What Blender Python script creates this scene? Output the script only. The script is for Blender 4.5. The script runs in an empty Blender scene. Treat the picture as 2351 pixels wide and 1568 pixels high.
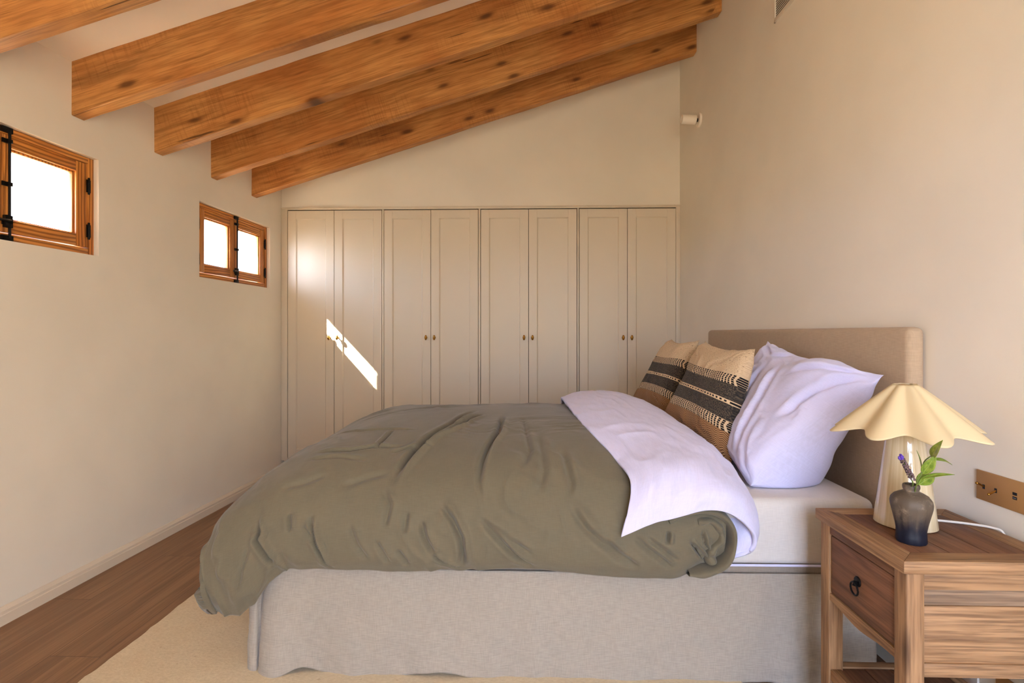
import bpy, bmesh, math, random
import numpy as np
from mathutils import Vector, Matrix
random.seed(4); np.random.seed(4)
S = bpy.context.scene
COL = S.collection

# ------------------------------------------------------------------ helpers
def lin(r, g, b):
    f = lambda c: (c/255/12.92) if c/255 <= .04045 else ((c/255+.055)/1.055)**2.4
    return (f(r), f(g), f(b), 1.0)

def link(name, me, mat=None, parent=None):
    o = bpy.data.objects.new(name, me); COL.objects.link(o)
    if mat is not None:
        for m in (mat if isinstance(mat, (list, tuple)) else [mat]): me.materials.append(m)
    if parent is not None: o.parent = parent
    return o

def tag(o, label=None, cat=None, group=None, kind=None):
    if label: o['label'] = label
    if cat: o['category'] = cat
    if group: o['group'] = group
    if kind: o['kind'] = kind
    return o

def thing(name, label, cat, loc=(0, 0, 0), rz=0.0, group=None):
    o = bpy.data.objects.new(name, None); COL.objects.link(o)
    o.empty_display_size = .05; o.location = loc; o.rotation_euler = (0, 0, rz)
    return tag(o, label, cat, group)

def dup(o, parent=None):
    c = o.copy(); COL.objects.link(c)
    if parent is not None: c.parent = parent
    for ch in list(o.children): dup(ch, c)
    return c

class MB:
    """collects shapes into one bmesh"""
    def __init__(s, org=(0, 0, 0)):
        s.bm = bmesh.new(); s.o = Vector(org)
    def _add(s, b, M=None):
        me = bpy.data.meshes.new('t')
        if M is not None: b.transform(M)
        b.transform(Matrix.Translation(-s.o))
        b.to_mesh(me); b.free(); s.bm.from_mesh(me); bpy.data.meshes.remove(me); return s
    def box(s, a, c, bev=0.0, seg=2, M=None):
        b = bmesh.new(); bmesh.ops.create_cube(b, size=1)
        a = Vector(a); c = Vector(c)
        for v in b.verts:
            v.co = Vector(((a[i] if v.co[i] < 0 else c[i]) for i in range(3)))
        bmesh.ops.recalc_face_normals(b, faces=b.faces[:])
        if bev > 0: bmesh.ops.bevel(b, geom=b.edges[:], offset=bev, segments=seg, profile=.5, affect='EDGES')
        return s._add(b, M)
    def prism(s, poly, axis, lo, hi, bev=0.0, M=None):
        """poly of 2D points extruded along axis"""
        b = bmesh.new(); k = {'x': 0, 'y': 1, 'z': 2}[axis]; oth = [i for i in range(3) if i != k]
        def mk(p, h):
            c = [0, 0, 0]; c[oth[0]], c[oth[1]] = p; c[k] = h; return b.verts.new(c)
        A = [mk(p, lo) for p in poly]; B = [mk(p, hi) for p in poly]; n = len(poly)
        b.faces.new(A); b.faces.new(B[::-1])
        for i in range(n): b.faces.new((A[i], B[i], B[(i+1) % n], A[(i+1) % n]))
        bmesh.ops.recalc_face_normals(b, faces=b.faces[:])
        if bev > 0: bmesh.ops.bevel(b, geom=b.edges[:], offset=bev, segments=2, profile=.5, affect='EDGES')
        return s._add(b, M)
    def lathe(s, prof, seg=48, M=None, mod=None):
        b = bmesh.new(); rows = []
        for (r, z) in prof:
            row = []
            for i in range(seg):
                a = 2*math.pi*i/seg
                rr = r*(mod(a, z) if mod else 1)
                row.append(b.verts.new((rr*math.cos(a), rr*math.sin(a), z)))
            rows.append(row)
        for r0, r1 in zip(rows, rows[1:]):
            for i in range(seg): b.faces.new((r0[i], r0[(i+1) % seg], r1[(i+1) % seg], r1[i]))
        if prof[0][0] > 1e-5: b.faces.new(rows[0][::-1])
        if prof[-1][0] > 1e-5: b.faces.new(rows[-1])
        bmesh.ops.remove_doubles(b, verts=b.verts[:], dist=1e-6)
        bmesh.ops.recalc_face_normals(b, faces=b.faces[:])
        return s._add(b, M)
    def tube(s, pts, r, seg=10, M=None, closed=False):
        b = bmesh.new(); pts = [Vector(p) for p in pts]; n = len(pts); rows = []
        rad = r if isinstance(r, (list, tuple)) else [r]*n
        up = Vector((.13, .21, .97)).normalized()
        for i, p in enumerate(pts):
            if closed: t = pts[(i+1) % n]-pts[i-1]
            else: t = pts[min(i+1, n-1)]-pts[max(i-1, 0)]
            t.normalize(); x = t.cross(up)
            if x.length < 1e-3: x = t.cross(Vector((1, 0, 0)))
            x.normalize(); y = x.cross(t)
            rows.append([b.verts.new(p+rad[i]*(math.cos(a)*x+math.sin(a)*y)) for a in [2*math.pi*k/seg for k in range(seg)]])
        prs = list(zip(rows, rows[1:]))+([(rows[-1], rows[0])] if closed else [])
        for r0, r1 in prs:
            for i in range(seg): b.faces.new((r0[i], r0[(i+1) % seg], r1[(i+1) % seg], r1[i]))
        if not closed: b.faces.new(rows[0][::-1]); b.faces.new(rows[-1])
        bmesh.ops.recalc_face_normals(b, faces=b.faces[:])
        return s._add(b, M)
    def sphere(s, c, r, sc=(1, 1, 1), u=14, v=10, M=None):
        b = bmesh.new(); bmesh.ops.create_uvsphere(b, u_segments=u, v_segments=v, radius=r)
        for q in b.verts: q.co = Vector((q.co[i]*sc[i]+c[i] for i in range(3)))
        return s._add(b, M)
    def build(s, name, mat, parent=None, smooth=35, kind=None):
        me = bpy.data.meshes.new(name); s.bm.to_mesh(me); s.bm.free()
        o = link(name, me, mat, parent)
        if smooth:
            for p in me.polygons: p.use_smooth = True
            try: me.set_sharp_from_angle(angle=math.radians(smooth))
            except Exception: pass
        if kind: o['kind'] = kind
        return o

def grid(name, P, UV, mat, parent=None, org=(0, 0, 0), wrapu=False):
    n, m = P.shape[:2]
    me = bpy.data.meshes.new(name)
    V = (P-np.array(org)).reshape(-1, 3)
    I = np.arange(n*m).reshape(n, m)
    F = np.stack([I[:-1, :-1], I[1:, :-1], I[1:, 1:], I[:-1, 1:]], -1).reshape(-1, 4)
    me.from_pydata(V.tolist(), [], F.tolist())
    uv = me.uv_layers.new(name='UVMap')
    uvv = UV.reshape(-1, 2)[F.reshape(-1)]
    uv.data.foreach_set('uv', uvv.astype(np.float32).ravel())
    me.polygons.foreach_set('use_smooth', [True]*len(me.polygons))
    me.update()
    return link(name, me, mat, parent)

# --- numpy value noise
def _hash(ix, iy, iz, seed):
    h = (ix*374761393+iy*668265263+iz*2147483647+seed*1274126177) & 0xFFFFFFFF
    h = ((h ^ (h >> 13))*1274126177) & 0xFFFFFFFF
    h = ((h ^ (h >> 16))*2246822519) & 0xFFFFFFFF
    return ((h ^ (h >> 15)) & 0xFFFFFF)/float(0xFFFFFF)*2-1
def vnoise(x, y, seed=0):
    x, y = np.broadcast_arrays(np.asarray(x, float), np.asarray(y, float))
    ix = np.floor(x).astype(np.int64); iy = np.floor(y).astype(np.int64)
    fx = x-ix; fy = y-iy
    sx = fx**3*(fx*(fx*6-15)+10); sy = fy**3*(fy*(fy*6-15)+10)
    z = np.zeros_like(ix)
    a = _hash(ix, iy, z, seed); b = _hash(ix+1, iy, z, seed); c = _hash(ix, iy+1, z, seed); d = _hash(ix+1, iy+1, z, seed)
    return (a*(1-sx)+b*sx)*(1-sy)+(c*(1-sx)+d*sx)*sy
def fbm(x, y, seed=0, o=4):
    r = 0; a = 1; f = 1; t = 0
    for k in range(o): r = r+a*vnoise(x*f, y*f, seed+k*17); t += a; a *= .5; f *= 2.03
    return r/t
def ridge(x, y, seed=0): return 1-np.abs(vnoise(x, y, seed))*2
def sst(a, b, x):
    t = np.clip((x-a)/(b-a), 0, 1); return t*t*(3-2*t)
def crom(pts, n):
    """Catmull-Rom through pts (k,d) at n even parameters"""
    p = np.array(pts, float); k = len(p)
    q = np.vstack([2*p[0]-p[1], p, 2*p[-1]-p[-2]])
    t = np.linspace(0, k-1, n); i = np.minimum(t.astype(int), k-2); f = (t-i)[:, None]
    a, b, c, d = q[i], q[i+1], q[i+2], q[i+3]
    return .5*((2*b)+(-a+c)*f+(2*a-5*b+4*c-d)*f**2+(-a+3*b-3*c+d)*f**3)
def normals(P):
    du = np.gradient(P, axis=0); dv = np.gradient(P, axis=1)
    N = np.cross(du, dv); return N/(np.linalg.norm(N, axis=-1, keepdims=True)+1e-12)
def arcuv(P):
    du = np.linalg.norm(np.diff(P, axis=0), axis=-1).mean(1); dv = np.linalg.norm(np.diff(P, axis=1), axis=-1).mean(0)
    u = np.concatenate([[0], np.cumsum(du)]); v = np.concatenate([[0], np.cumsum(dv)])
    return np.stack(np.meshgrid(u, v, indexing='ij'), -1)
def crease(A, B, line, w, d, side=0.6, taper=.25):
    """fold along a polyline in cloth metres: a valley with a rounded lip beside it"""
    L = np.array(line, float); seg = np.linalg.norm(np.diff(L, axis=0), axis=1); tot = seg.sum(); acc = 0
    best = np.full(A.shape, 1e9); sg = np.zeros(A.shape); par = np.zeros(A.shape)
    for i in range(len(L)-1):
        p, q = L[i], L[i+1]; e = q-p; l2 = (e**2).sum()
        t = np.clip(((A-p[0])*e[0]+(B-p[1])*e[1])/l2, 0, 1)
        dx = A-p[0]-t*e[0]; dy = B-p[1]-t*e[1]; dd = np.hypot(dx, dy); s_ = np.sign(e[0]*dy-e[1]*dx)
        k = dd < best; best = np.where(k, dd, best); sg = np.where(k, s_, sg); par = np.where(k, (acc+t*seg[i])/tot, par); acc += seg[i]
    q = best*sg; tp = sst(0, taper, par)*sst(0, taper, 1-par)
    out = -np.exp(-(q/w)**2)+side*np.exp(-((q-1.9*w)/(1.3*w))**2)+.35*side*np.exp(-((q+1.9*w)/(1.3*w))**2)
    return d*tp*out

# ------------------------------------------------------------------ materials
class Mat:
    def __init__(s, name, col=(.8, .8, .8, 1), rough=.6, metal=0, spec=.4, **kw):
        s.m = bpy.data.materials.new(name); s.m.use_nodes = True
        s.nt = s.m.node_tree; s.b = s.nt.nodes['Principled BSDF']
        s.set('Base Color', col); s.set('Roughness', rough); s.set('Metallic', metal); s.set('Specular IOR Level', spec)
        for k, v in kw.items(): s.set(k.replace('_', ' '), v)
    def set(s, k, v):
        i = s.b.inputs[k]
        if isinstance(v, bpy.types.NodeSocket): s.nt.links.new(v, i)
        else: i.default_value = v
    def n(s, t, ins=None, out=0, **pr):
        q = s.nt.nodes.new('ShaderNode'+t)
        for k, v in pr.items(): setattr(q, k, v)
        for k, v in (ins or {}).items():
            i = q.inputs[k]
            if isinstance(v, bpy.types.NodeSocket): s.nt.links.new(v, i)
            else: i.default_value = v
        return q.outputs[out]
    def math(s, op, a, b=0.0, c=0.0, clamp=False):
        return s.n('Math', {0: a, 1: b, 2: c}, operation=op, use_clamp=clamp)
    def mul(s, a, b): return s.math('MULTIPLY', a, b)
    def add(s, a, b): return s.math('ADD', a, b)
    def sub(s, a, b): return s.math('SUBTRACT', a, b)
    def coord(s, k='Object'): return s.n('TexCoord', out={'Generated': 0, 'Normal': 1, 'UV': 2, 'Object': 3}[k])
    def map(s, v, sc=(1, 1, 1), loc=(0, 0, 0), rot=(0, 0, 0)):
        return s.n('Mapping', {'Vector': v, 'Scale': sc, 'Location': loc, 'Rotation': rot})
    def noise(s, v, scale=5, detail=3, rough=.5, dist=0):
        return s.n('TexNoise', {'Vector': v, 'Scale': scale, 'Detail': detail, 'Roughness': rough, 'Distortion': dist})
    def ramp(s, f, stops, interp='LINEAR'):
        q = s.nt.nodes.new('ShaderNodeValToRGB'); q.color_ramp.interpolation = interp
        e = q.color_ramp.elements
        while len(e) < len(stops): e.new(.5)
        for el, (p, c) in zip(e, stops):
            el.position = p; el.color = c if len(c) == 4 else (*c, 1)
        s.nt.links.new(f, q.inputs[0]); return q.outputs[0]
    def mix(s, f, a, b, mode='MIX'):
        q = s.nt.nodes.new('ShaderNodeMix'); q.data_type = 'RGBA'; q.blend_type = mode
        for i, v in ((0, f), (6, a), (7, b)):
            if isinstance(v, bpy.types.NodeSocket): s.nt.links.new(v, q.inputs[i])
            else: q.inputs[i].default_value = v
        return q.outputs[2]
    def rng(s, v, a, b, c=0.0, d=1.0, smooth=True):
        return s.n('MapRange', {'Value': v, 'From Min': a, 'From Max': b, 'To Min': c, 'To Max': d}, interpolation_type='SMOOTHSTEP' if smooth else 'LINEAR')
    def sep(s, v):
        q = s.nt.nodes.new('ShaderNodeSeparateXYZ'); s.nt.links.new(v, q.inputs[0]); return q.outputs
    def comb(s, x, y, z=0.0): return s.n('CombineXYZ', {0: x, 1: y, 2: z})
    def bump(s, h, strength=.3, dist=.01):
        s.set('Normal', s.n('Bump', {'Height': h, 'Strength': strength, 'Distance': dist}))
    def rnd(s):
        q = s.nt.nodes.new('ShaderNodeObjectInfo'); return q.outputs['Random']
    def objpos(s):
        r = s.rnd(); v = s.coord()
        off = s.comb(s.mul(r, 17.3), s.mul(r, 5.1), s.mul(r, 9.7))
        return s.n('VectorMath', {0: v, 1: off}, operation='ADD')

def plain(name, c, rough=.6, metal=0, **k): return Mat(name, lin(*c), rough, metal, **k).m

def plaster(name, c, bs=.08):
    m = Mat(name, lin(*c), .85, spec=.2); v = m.coord()
    a = m.noise(v, 2.2, 3); col = m.mix(m.rng(a, .3, .7), lin(*[q*.985 for q in c]), lin(*[min(255, q*1.012) for q in c]))
    m.set('Base Color', col)
    m.bump(m.add(m.noise(v, 35, 4, .6), m.mul(m.noise(v, 3, 2), 2.0)), bs, .006)
    return m.m

def wood(name, axis, dark, mid, light, ring=55, rings=.6, knots=True, rough=.5, grain=.25, bs=.25, wob=.035, streak=.3, kscale=(1.6, 7), saw=0.0, spec=.35, stain=0.0, kflat=1.0):
    m = Mat(name, rough=rough, spec=spec)
    p = m.objpos(); x, y, z = m.sep(p)
    al, c1, c2 = {'x': (x, y, z), 'y': (y, x, z), 'z': (z, x, y)}[axis]
    q = m.comb(m.mul(al, .7), c1, c2)
    wv = m.noise(m.comb(m.mul(al, 1.3), m.mul(c1, 6), m.mul(c2, 6)), 1.0, 3)
    wv = m.sub(wv, .5)
    # knots stretched along the grain, shifted so that one cell spans many knots across
    kv = m.nt.nodes.new('ShaderNodeTexVoronoi'); kv.feature = 'F1'
    m.nt.links.new(m.comb(m.mul(al, kscale[0]), m.mul(c1, kscale[1]*kflat), m.mul(c2, kscale[1])), kv.inputs['Vector']); kv.inputs['Scale'].default_value = 1.0
    if kflat < 1:
        kv.voronoi_dimensions = '2D'; m.nt.links.new(m.comb(m.mul(al, kscale[0]), m.mul(c2, kscale[1])), kv.inputs['Vector'])
    kd = kv.outputs['Distance']
    near = m.rng(kd, .0, .35, 1, 0)
    rr = m.math('SQRT', m.add(m.math('POWER', m.add(c1, .11), 2.0), m.math('POWER', m.add(c2, -.07), 2.0)))
    ph = m.add(m.add(rr, m.mul(wv, wob*3)), m.mul(near, .02 if knots else 0))
    sn = m.math('SINE', m.mul(ph, ring*6.283))
    sn = m.add(m.mul(sn, .5), .5)
    sn = m.math('POWER', sn, 1.6)
    big = m.rng(m.noise(q, 3.5, 3), .3, .7)
    fine = m.noise(m.comb(m.mul(al, 6), m.mul(c1, 190), m.mul(c2, 190)), 1.0, 3, .6)
    base = m.mix(big, lin(*mid), lin(*light))
    col = m.mix(m.mul(sn, rings), base, lin(*dark))
    col = m.mix(m.mul(m.rng(fine, .43, .64), grain), col, lin(*dark))
    if streak:
        st = m.noise(m.comb(m.mul(al, .9), m.mul(c1, 26), m.mul(c2, 26)), 1.0, 3, .6)
        col = m.mix(m.mul(m.rng(st, .5, .8), streak), col, lin(*dark))
        ln = m.noise(m.comb(m.mul(al, 2.2), m.mul(c1, 85), m.mul(c2, 85)), 1.0, 2, .5, .4)
        col = m.mix(m.mul(m.rng(ln, .56, .66), streak), col, lin(*tuple(c*.8 for c in dark)))
    if knots:
        wn_ = m.n('TexWhiteNoise', {'Vector': kv.outputs['Position']})
        ks = m.math('DIVIDE', m.add(kd, m.mul(m.sub(m.noise(m.comb(m.mul(al, 14), m.mul(c1, 40), m.mul(c2, 40)), 1, 2), .5), .08)), m.add(.45, m.mul(wn_, .9)))
        kk = m.rng(ks, .02, .13, 1, 0)
        kc = m.rng(wn_, .3, .75)
        dk = tuple(c*.45 for c in dark)
        col = m.mix(m.mul(m.mul(kk, kc), .8), col, lin(*dk))
        halo = m.rng(kd, .06, .26, 1, 0)
        col = m.mix(m.mul(m.mul(halo, kc), .35), col, lin(*dark))
    if kflat < 1:  # long drying checks
        ck = m.noise(m.comb(m.mul(al, 2.2), m.mul(c1, 60), m.mul(c2, 60)), 1.0, 2, .5)
        cp = m.rng(m.noise(m.comb(m.mul(al, 1.1), m.mul(c1, 9), m.mul(c2, 9)), 1.0, 1), .5, .62)
        col = m.mix(m.mul(m.mul(m.rng(ck, .66, .72), cp), .75), col, lin(*tuple(c*.5 for c in dark)))
    if saw:
        sw = m.noise(m.comb(m.mul(al, 110), m.mul(c1, 3), m.mul(c2, 5)), 1.0, 2)
        pt = m.rng(m.noise(m.comb(m.mul(al, 1.7), m.mul(c1, 3), m.mul(c2, 4)), 1.0, 2), .45, .65)
        col = m.mix(m.mul(m.mul(m.rng(sw, .5, .62), pt), saw), col, lin(*dark))
    if stain:
        b2 = m.rng(m.noise(m.comb(m.mul(al, 1.5), m.mul(c1, 5), m.mul(c2, 7)), 1.0, 4, .6, .6), .56, .72)
        col = m.mix(m.mul(b2, stain), col, lin(*tuple(c*.62 for c in dark)))
    m.set('Base Color', col)
    m.bump(m.add(m.mul(fine, .7), m.mul(sn, .6)), bs, .002)
    return m.m

def linen(name, c, var=.06, weave=900, bs=.25, slub=.12, sheen=.15, rough=.9, wr=.0):
    m = Mat(name, lin(*c), rough, spec=.15, Sheen_Weight=sheen, Sheen_Roughness=.5)
    v = m.coord('UV'); x, y, _ = m.sep(v)
    h = m.noise(m.comb(m.add(m.mul(x, 30), m.mul(y, weave*.43)), m.mul(y, weave*1.35)), 1, 2, .55)
    w = m.noise(m.comb(m.mul(x, weave*1.5), m.add(m.mul(y, 26), m.mul(x, weave*.47))), 1, 2, .55)
    t = m.add(m.mul(h, .58), m.mul(w, .42))
    big = m.noise(v, 7, 3)
    lo = tuple(q*(1-slub) for q in c); hi = tuple(min(255, q*(1+slub*.6)) for q in c)
    col = m.mix(m.rng(t, .38, .62), lin(*lo), lin(*hi))
    col = m.mix(m.mul(m.rng(big, .3, .7), var*3), col, lin(*tuple(q*.93 for q in c)))
    m.set('Base Color', col)
    hh = m.mul(t, 1.0)
    if wr:
        f1 = m.noise(m.comb(m.mul(x, 9), m.mul(y, 40)), 1, 4, .6, 1.2)
        hh = m.add(hh, m.mul(f1, wr))
    m.bump(hh, bs, .0025)
    return m.m

M = {}
WALLC = (229, 221, 206)
M['wall'] = plaster('plaster_wall', WALLC)
M['ceil'] = plaster('plaster_ceiling', (246, 238, 222))
M['trim'] = plain('painted_trim', (216, 202, 182), .45)
M['ward'] = plain('wardrobe_paint', (212, 199, 178), .42)
M['gapdark'] = plain('dark_gap', (40, 32, 26), .9)
M['beam'] = wood('beam_pine', 'x', (112, 58, 22), (186, 120, 62), (210, 152, 88), ring=26, rings=.24, rough=.5, grain=.3, bs=.35, wob=.045, kscale=(2.6, 8.0), saw=.22, stain=.32, kflat=.12)
for ax in 'xyz':
    M['win'+ax] = wood('window_pine_'+ax, ax, (104, 48, 14), (204, 128, 58), (222, 152, 76), ring=62, rings=.75, rough=.35, grain=.2, knots=False, bs=.2, wob=.02, streak=.2)
    M['elm'+ax] = wood('reclaimed_elm_'+ax, ax, (88, 58, 36), (148, 112, 78), (172, 134, 96), ring=34, rings=.26, rough=.6, grain=.5, bs=.5, wob=.05, kscale=(2.2, 9), streak=.35, stain=.25)
M['elmdraw'] = wood('reclaimed_elm_drawer', 'y', (70, 42, 28), (112, 76, 52), (126, 86, 60), ring=30, rings=.36, rough=.6, grain=.35, bs=.4, wob=.07, kscale=(2.2, 9), streak=.3)
M['elmgrey'] = wood('weathered_elm', 'x', (96, 76, 60), (140, 114, 90), (160, 134, 108), ring=70, rings=.5, rough=.7, grain=.5, knots=False, bs=.5, streak=.4)
M['floor'] = None
M['iron'] = plain('black_iron', (22, 20, 20), .45, .6)
M['brass'] = plain('aged_brass', (176, 128, 58), .28, 1.0)
M['platebrass'] = plain('satin_brass_plate', (176, 132, 82), .5, .3)
M['black'] = plain('black_plastic', (16, 16, 18), .4)
M['white'] = plain('white_metal', (236, 226, 210), .4)
M['steel'] = plain('bare_steel', (150, 146, 140), .3, 1.0)
M['duvet'] = linen('olive_duvet_cotton', (108, 101, 84), .05, 900, .18, .05, .2, wr=.9)
M['sheetw'] = linen('white_linen', (214, 214, 248), .02, 800, .3, .03, .2, wr=2.2)
M['fitted'] = linen('fitted_sheet_linen', (212, 208, 206), .03, 800, .15, .04, .15, wr=.8)
M['skirt'] = linen('natural_linen_skirt', (160, 152, 143), .05, 620, .25, .085, .15, wr=.8)
M['divan'] = linen('divan_linen', (152, 140, 128), .05, 700, .3, .1, .1)
M['headb'] = linen('headboard_linen', (174, 152, 127), .04, 800, .25, .07, .1)
m = Mat('cream_rug_wool', rough=.95, spec=.1); v = m.coord()
t = m.noise(m.map(v, (90, 150, 60)), 1, 3, .6); bg = m.noise(v, 6, 3)
sp = m.rng(m.noise(m.map(v, (40, 60, 40)), 1, 2), .72, .78)
c = m.mix(m.rng(t, .3, .7), lin(204, 188, 162), lin(216, 201, 175)); c = m.mix(m.mul(m.rng(bg, .35, .7), .25), c, lin(198, 178, 146))
c = m.mix(m.mul(sp, .35), c, lin(150, 120, 90)); m.set('Base Color', c); m.bump(t, .4, .003); M['rug'] = m.m

# oak floor: planks along the depth of the room
m = Mat('oak_floor', rough=.42, spec=.35); v = m.coord(); x, y, z = m.sep(v)
row = m.math('FLOOR', m.mul(m.add(x, 5.03), 1/.185)); fx = m.math('FRACT', m.mul(m.add(x, 5.03), 1/.185))
rh = m.n('TexWhiteNoise', {'W': row}, noise_dimensions='1D')
yy = m.add(y, m.mul(rh, 3.7)); cell = m.math('FLOOR', m.mul(yy, 1/1.9)); fy = m.math('FRACT', m.mul(yy, 1/1.9))
pr = m.n('TexWhiteNoise', {'Vector': m.comb(row, cell)}, noise_dimensions='2D')
off = m.mul(pr, 13.0)
gr = m.noise(m.comb(m.add(m.mul(x, 34), off), m.mul(y, 1.1), off), 1, 4, .6, .6)
fi = m.noise(m.comb(m.mul(x, 260), m.mul(y, 5), off), 1, 2)
c = m.mix(m.rng(gr, .3, .72), lin(150, 114, 82), lin(112, 80, 54))
c = m.mix(m.mul(m.rng(fi, .4, .75), .35), c, lin(94, 64, 42))
c = m.mix(m.mul(pr, .35), c, lin(138, 102, 72))
edge = m.math('MINIMUM', m.math('MINIMUM', m.mul(fx, .185), m.mul(m.sub(1, fx), .185)), m.math('MINIMUM', m.mul(fy, 1.9), m.mul(m.sub(1, fy), 1.9)))
gap = m.rng(edge, .0006, .0022, 1, 0)
c = m.mix(m.mul(gap, .7), c, lin(80, 46, 26)); m.set('Base Color', c)
m.bump(m.add(m.mul(gr, .25), m.mul(gap, -1.5)), .25, .002); M['floor'] = m.m

m = Mat('window_glass', (1, 1, 1, 1), .0); m.set('Transmission Weight', 1.0); m.set('IOR', 1.45)
# thin pane: transparent with a faint reflection, so daylight and sun pass
nt = m.nt; tr = nt.nodes.new('ShaderNodeBsdfTransparent'); gl = nt.nodes.new('ShaderNodeBsdfGlossy'); gl.inputs['Roughness'].default_value = .02
mx = nt.nodes.new('ShaderNodeMixShader'); fr = nt.nodes.new('ShaderNodeMath'); fr.operation = 'POWER'; fr.inputs[1].default_value = 10.5; lw = nt.nodes.new('ShaderNodeLayerWeight'); nt.links.new(lw.outputs['Facing'], fr.inputs[0])
nt.links.new(fr.outputs[0], mx.inputs[0]); nt.links.new(tr.outputs[0], mx.inputs[1]); nt.links.new(gl.outputs[0], mx.inputs[2])
nt.links.new(mx.outputs[0], nt.nodes['Material Output'].inputs[0]); M['glass'] = m.m

# ------------------------------------------------------------------ room
# left wall frame: local x along the wall into the room's depth, y outward, z up
AX, AY = -2.0750, 1.9982; BX, BY = -1.99708, 4.18319
tl = math.hypot(BX-AX, BY-AY); tx, ty = (BX-AX)/tl, (BY-AY)/tl
ML = Matrix(((tx, -ty, 0, AX), (ty, tx, 0, AY), (0, 0, 1, 0), (0, 0, 0, 1)))
RZL = math.atan2(ty, tx)
YW = 4.18319
def xr(y): return 1.2139-.01708*(y-YW)
def xl(y): return AX+(y-AY)*(BX-AX)/(BY-AY)
def ceil(x): return 2.392+.3184*(x+2.03)
REAR = -1.4
WT = .20; HEADUP = .085  # HEADUP: second window's outer head raised to let a thicker sun streak in
W1 = (-.375, .455, 1.520, 1.983); W2 = (1.186, 2.018, 1.500, 1.972)

def struct(mb, name, mat): return mb.build(name, mat, None, kind='structure')
b = MB(); b.box((-2.7, REAR-.3, -.12), (1.8, 5.0, 0)); struct(b, 'floor', M['floor'])
# left wall built around two deep window openings
b = MB(); x0, x1 = -5.60, 2.90
cuts = [x0, W1[0], W1[1], W2[0], W2[1], x1]
for i in range(5):
    a, c = cuts[i], cuts[i+1]
    if i in (1, 3):
        w = W1 if i == 1 else W2
        b.box((a, 0, -.02), (c, WT, w[2]), M=ML); b.box((a, 0, w[3]), (c, .09, 2.46), M=ML); b.box((a, .09, w[3]+(.03 if i == 1 else HEADUP)), (c, WT, 2.46), M=ML)
    else: b.box((a, 0, -.02), (c, WT, 2.46), M=ML)
struct(b, 'wall_left', M['wall'])
b = MB(); b.prism([(xr(REAR-.2), REAR-.2), (xr(4.9), 4.9), (xr(4.9)+.2, 4.9), (xr(REAR-.2)+.2, REAR-.2)], 'z', -.02, 3.52); struct(b, 'wall_right', M['wall'])
WTOP = 2.1655
b = MB(); b.prism([(-2.2, WTOP), (1.35, WTOP), (1.35, ceil(1.35)+.05), (-2.2, ceil(-2.2)+.05)], 'y', YW+.012, 4.9)
b.box((-2.2, 4.80, -.02), (1.35, 4.92, WTOP+.02)); struct(b, 'wall_back', M['wall'])
# wall behind the camera with a wide glazed door opening
OX0, OX1, OZ = -.22, 1.12, 2.30
b = MB(); yr0, yr1 = REAR-.25, REAR
b.box((-2.5, yr0, -.02), (OX0, yr1, 2.5)); b.box((OX1, yr0, -.02), (1.55, yr1, 3.5))
b.prism([(OX0, OZ), (OX1, OZ), (OX1, 3.44), (OX0, 3.00)], 'y', yr0, yr1)
b.prism([(-2.5, 2.2), (OX0, 2.2), (OX0, ceil(OX0)+.08), (-2.5, ceil(-2.5)+.08)], 'y', yr0, yr1)
struct(b, 'wall_rear', M['wall'])
b = MB()
for a, c in ((OX0, OX0+.06), (.42, .48), (OX1-.06, OX1)): b.box((a, REAR-.2, 0), (c, REAR-.14, OZ), .004)
b.box((OX0, REAR-.2, OZ-.06), (OX1, REAR-.14, OZ), .004); b.box((OX0, REAR-.2, 0), (OX1, REAR-.14, .06), .004)
dr = struct(b, 'door_1', M['winz'])
MB().box((OX0+.05, REAR-.172, .05), (OX1-.05, REAR-.168, OZ-.05)).build('glass_pane', M['glass'], dr)
b = MB()
for xe, ya, yb in ((-2.64, REAR-.3, 3.30), (-2.52, 3.30, 5.0)):  # unseen roof edge lengthened on the first stretch to block sun at the nearer panes
    b.prism([(xe, ceil(xe)), (1.6, ceil(1.6)), (1.6, ceil(1.6)+.15), (xe, ceil(xe)+.15)], 'y', ya, yb)
struct(b, 'ceiling', M['ceil'])
# stepped baseboard on the left wall
b = MB(); prof = [(0, .0), (-.016, .0), (-.016, .040), (-.013, .043), (-.013, .055), (-.010, .058), (-.008, .066), (-.004, .070), (0, .0705)]
b.prism([(p[0], p[1]) for p in prof], 'x', -5.2, 2.33, M=ML); struct(b, 'baseboard_left', M['trim'])

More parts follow.
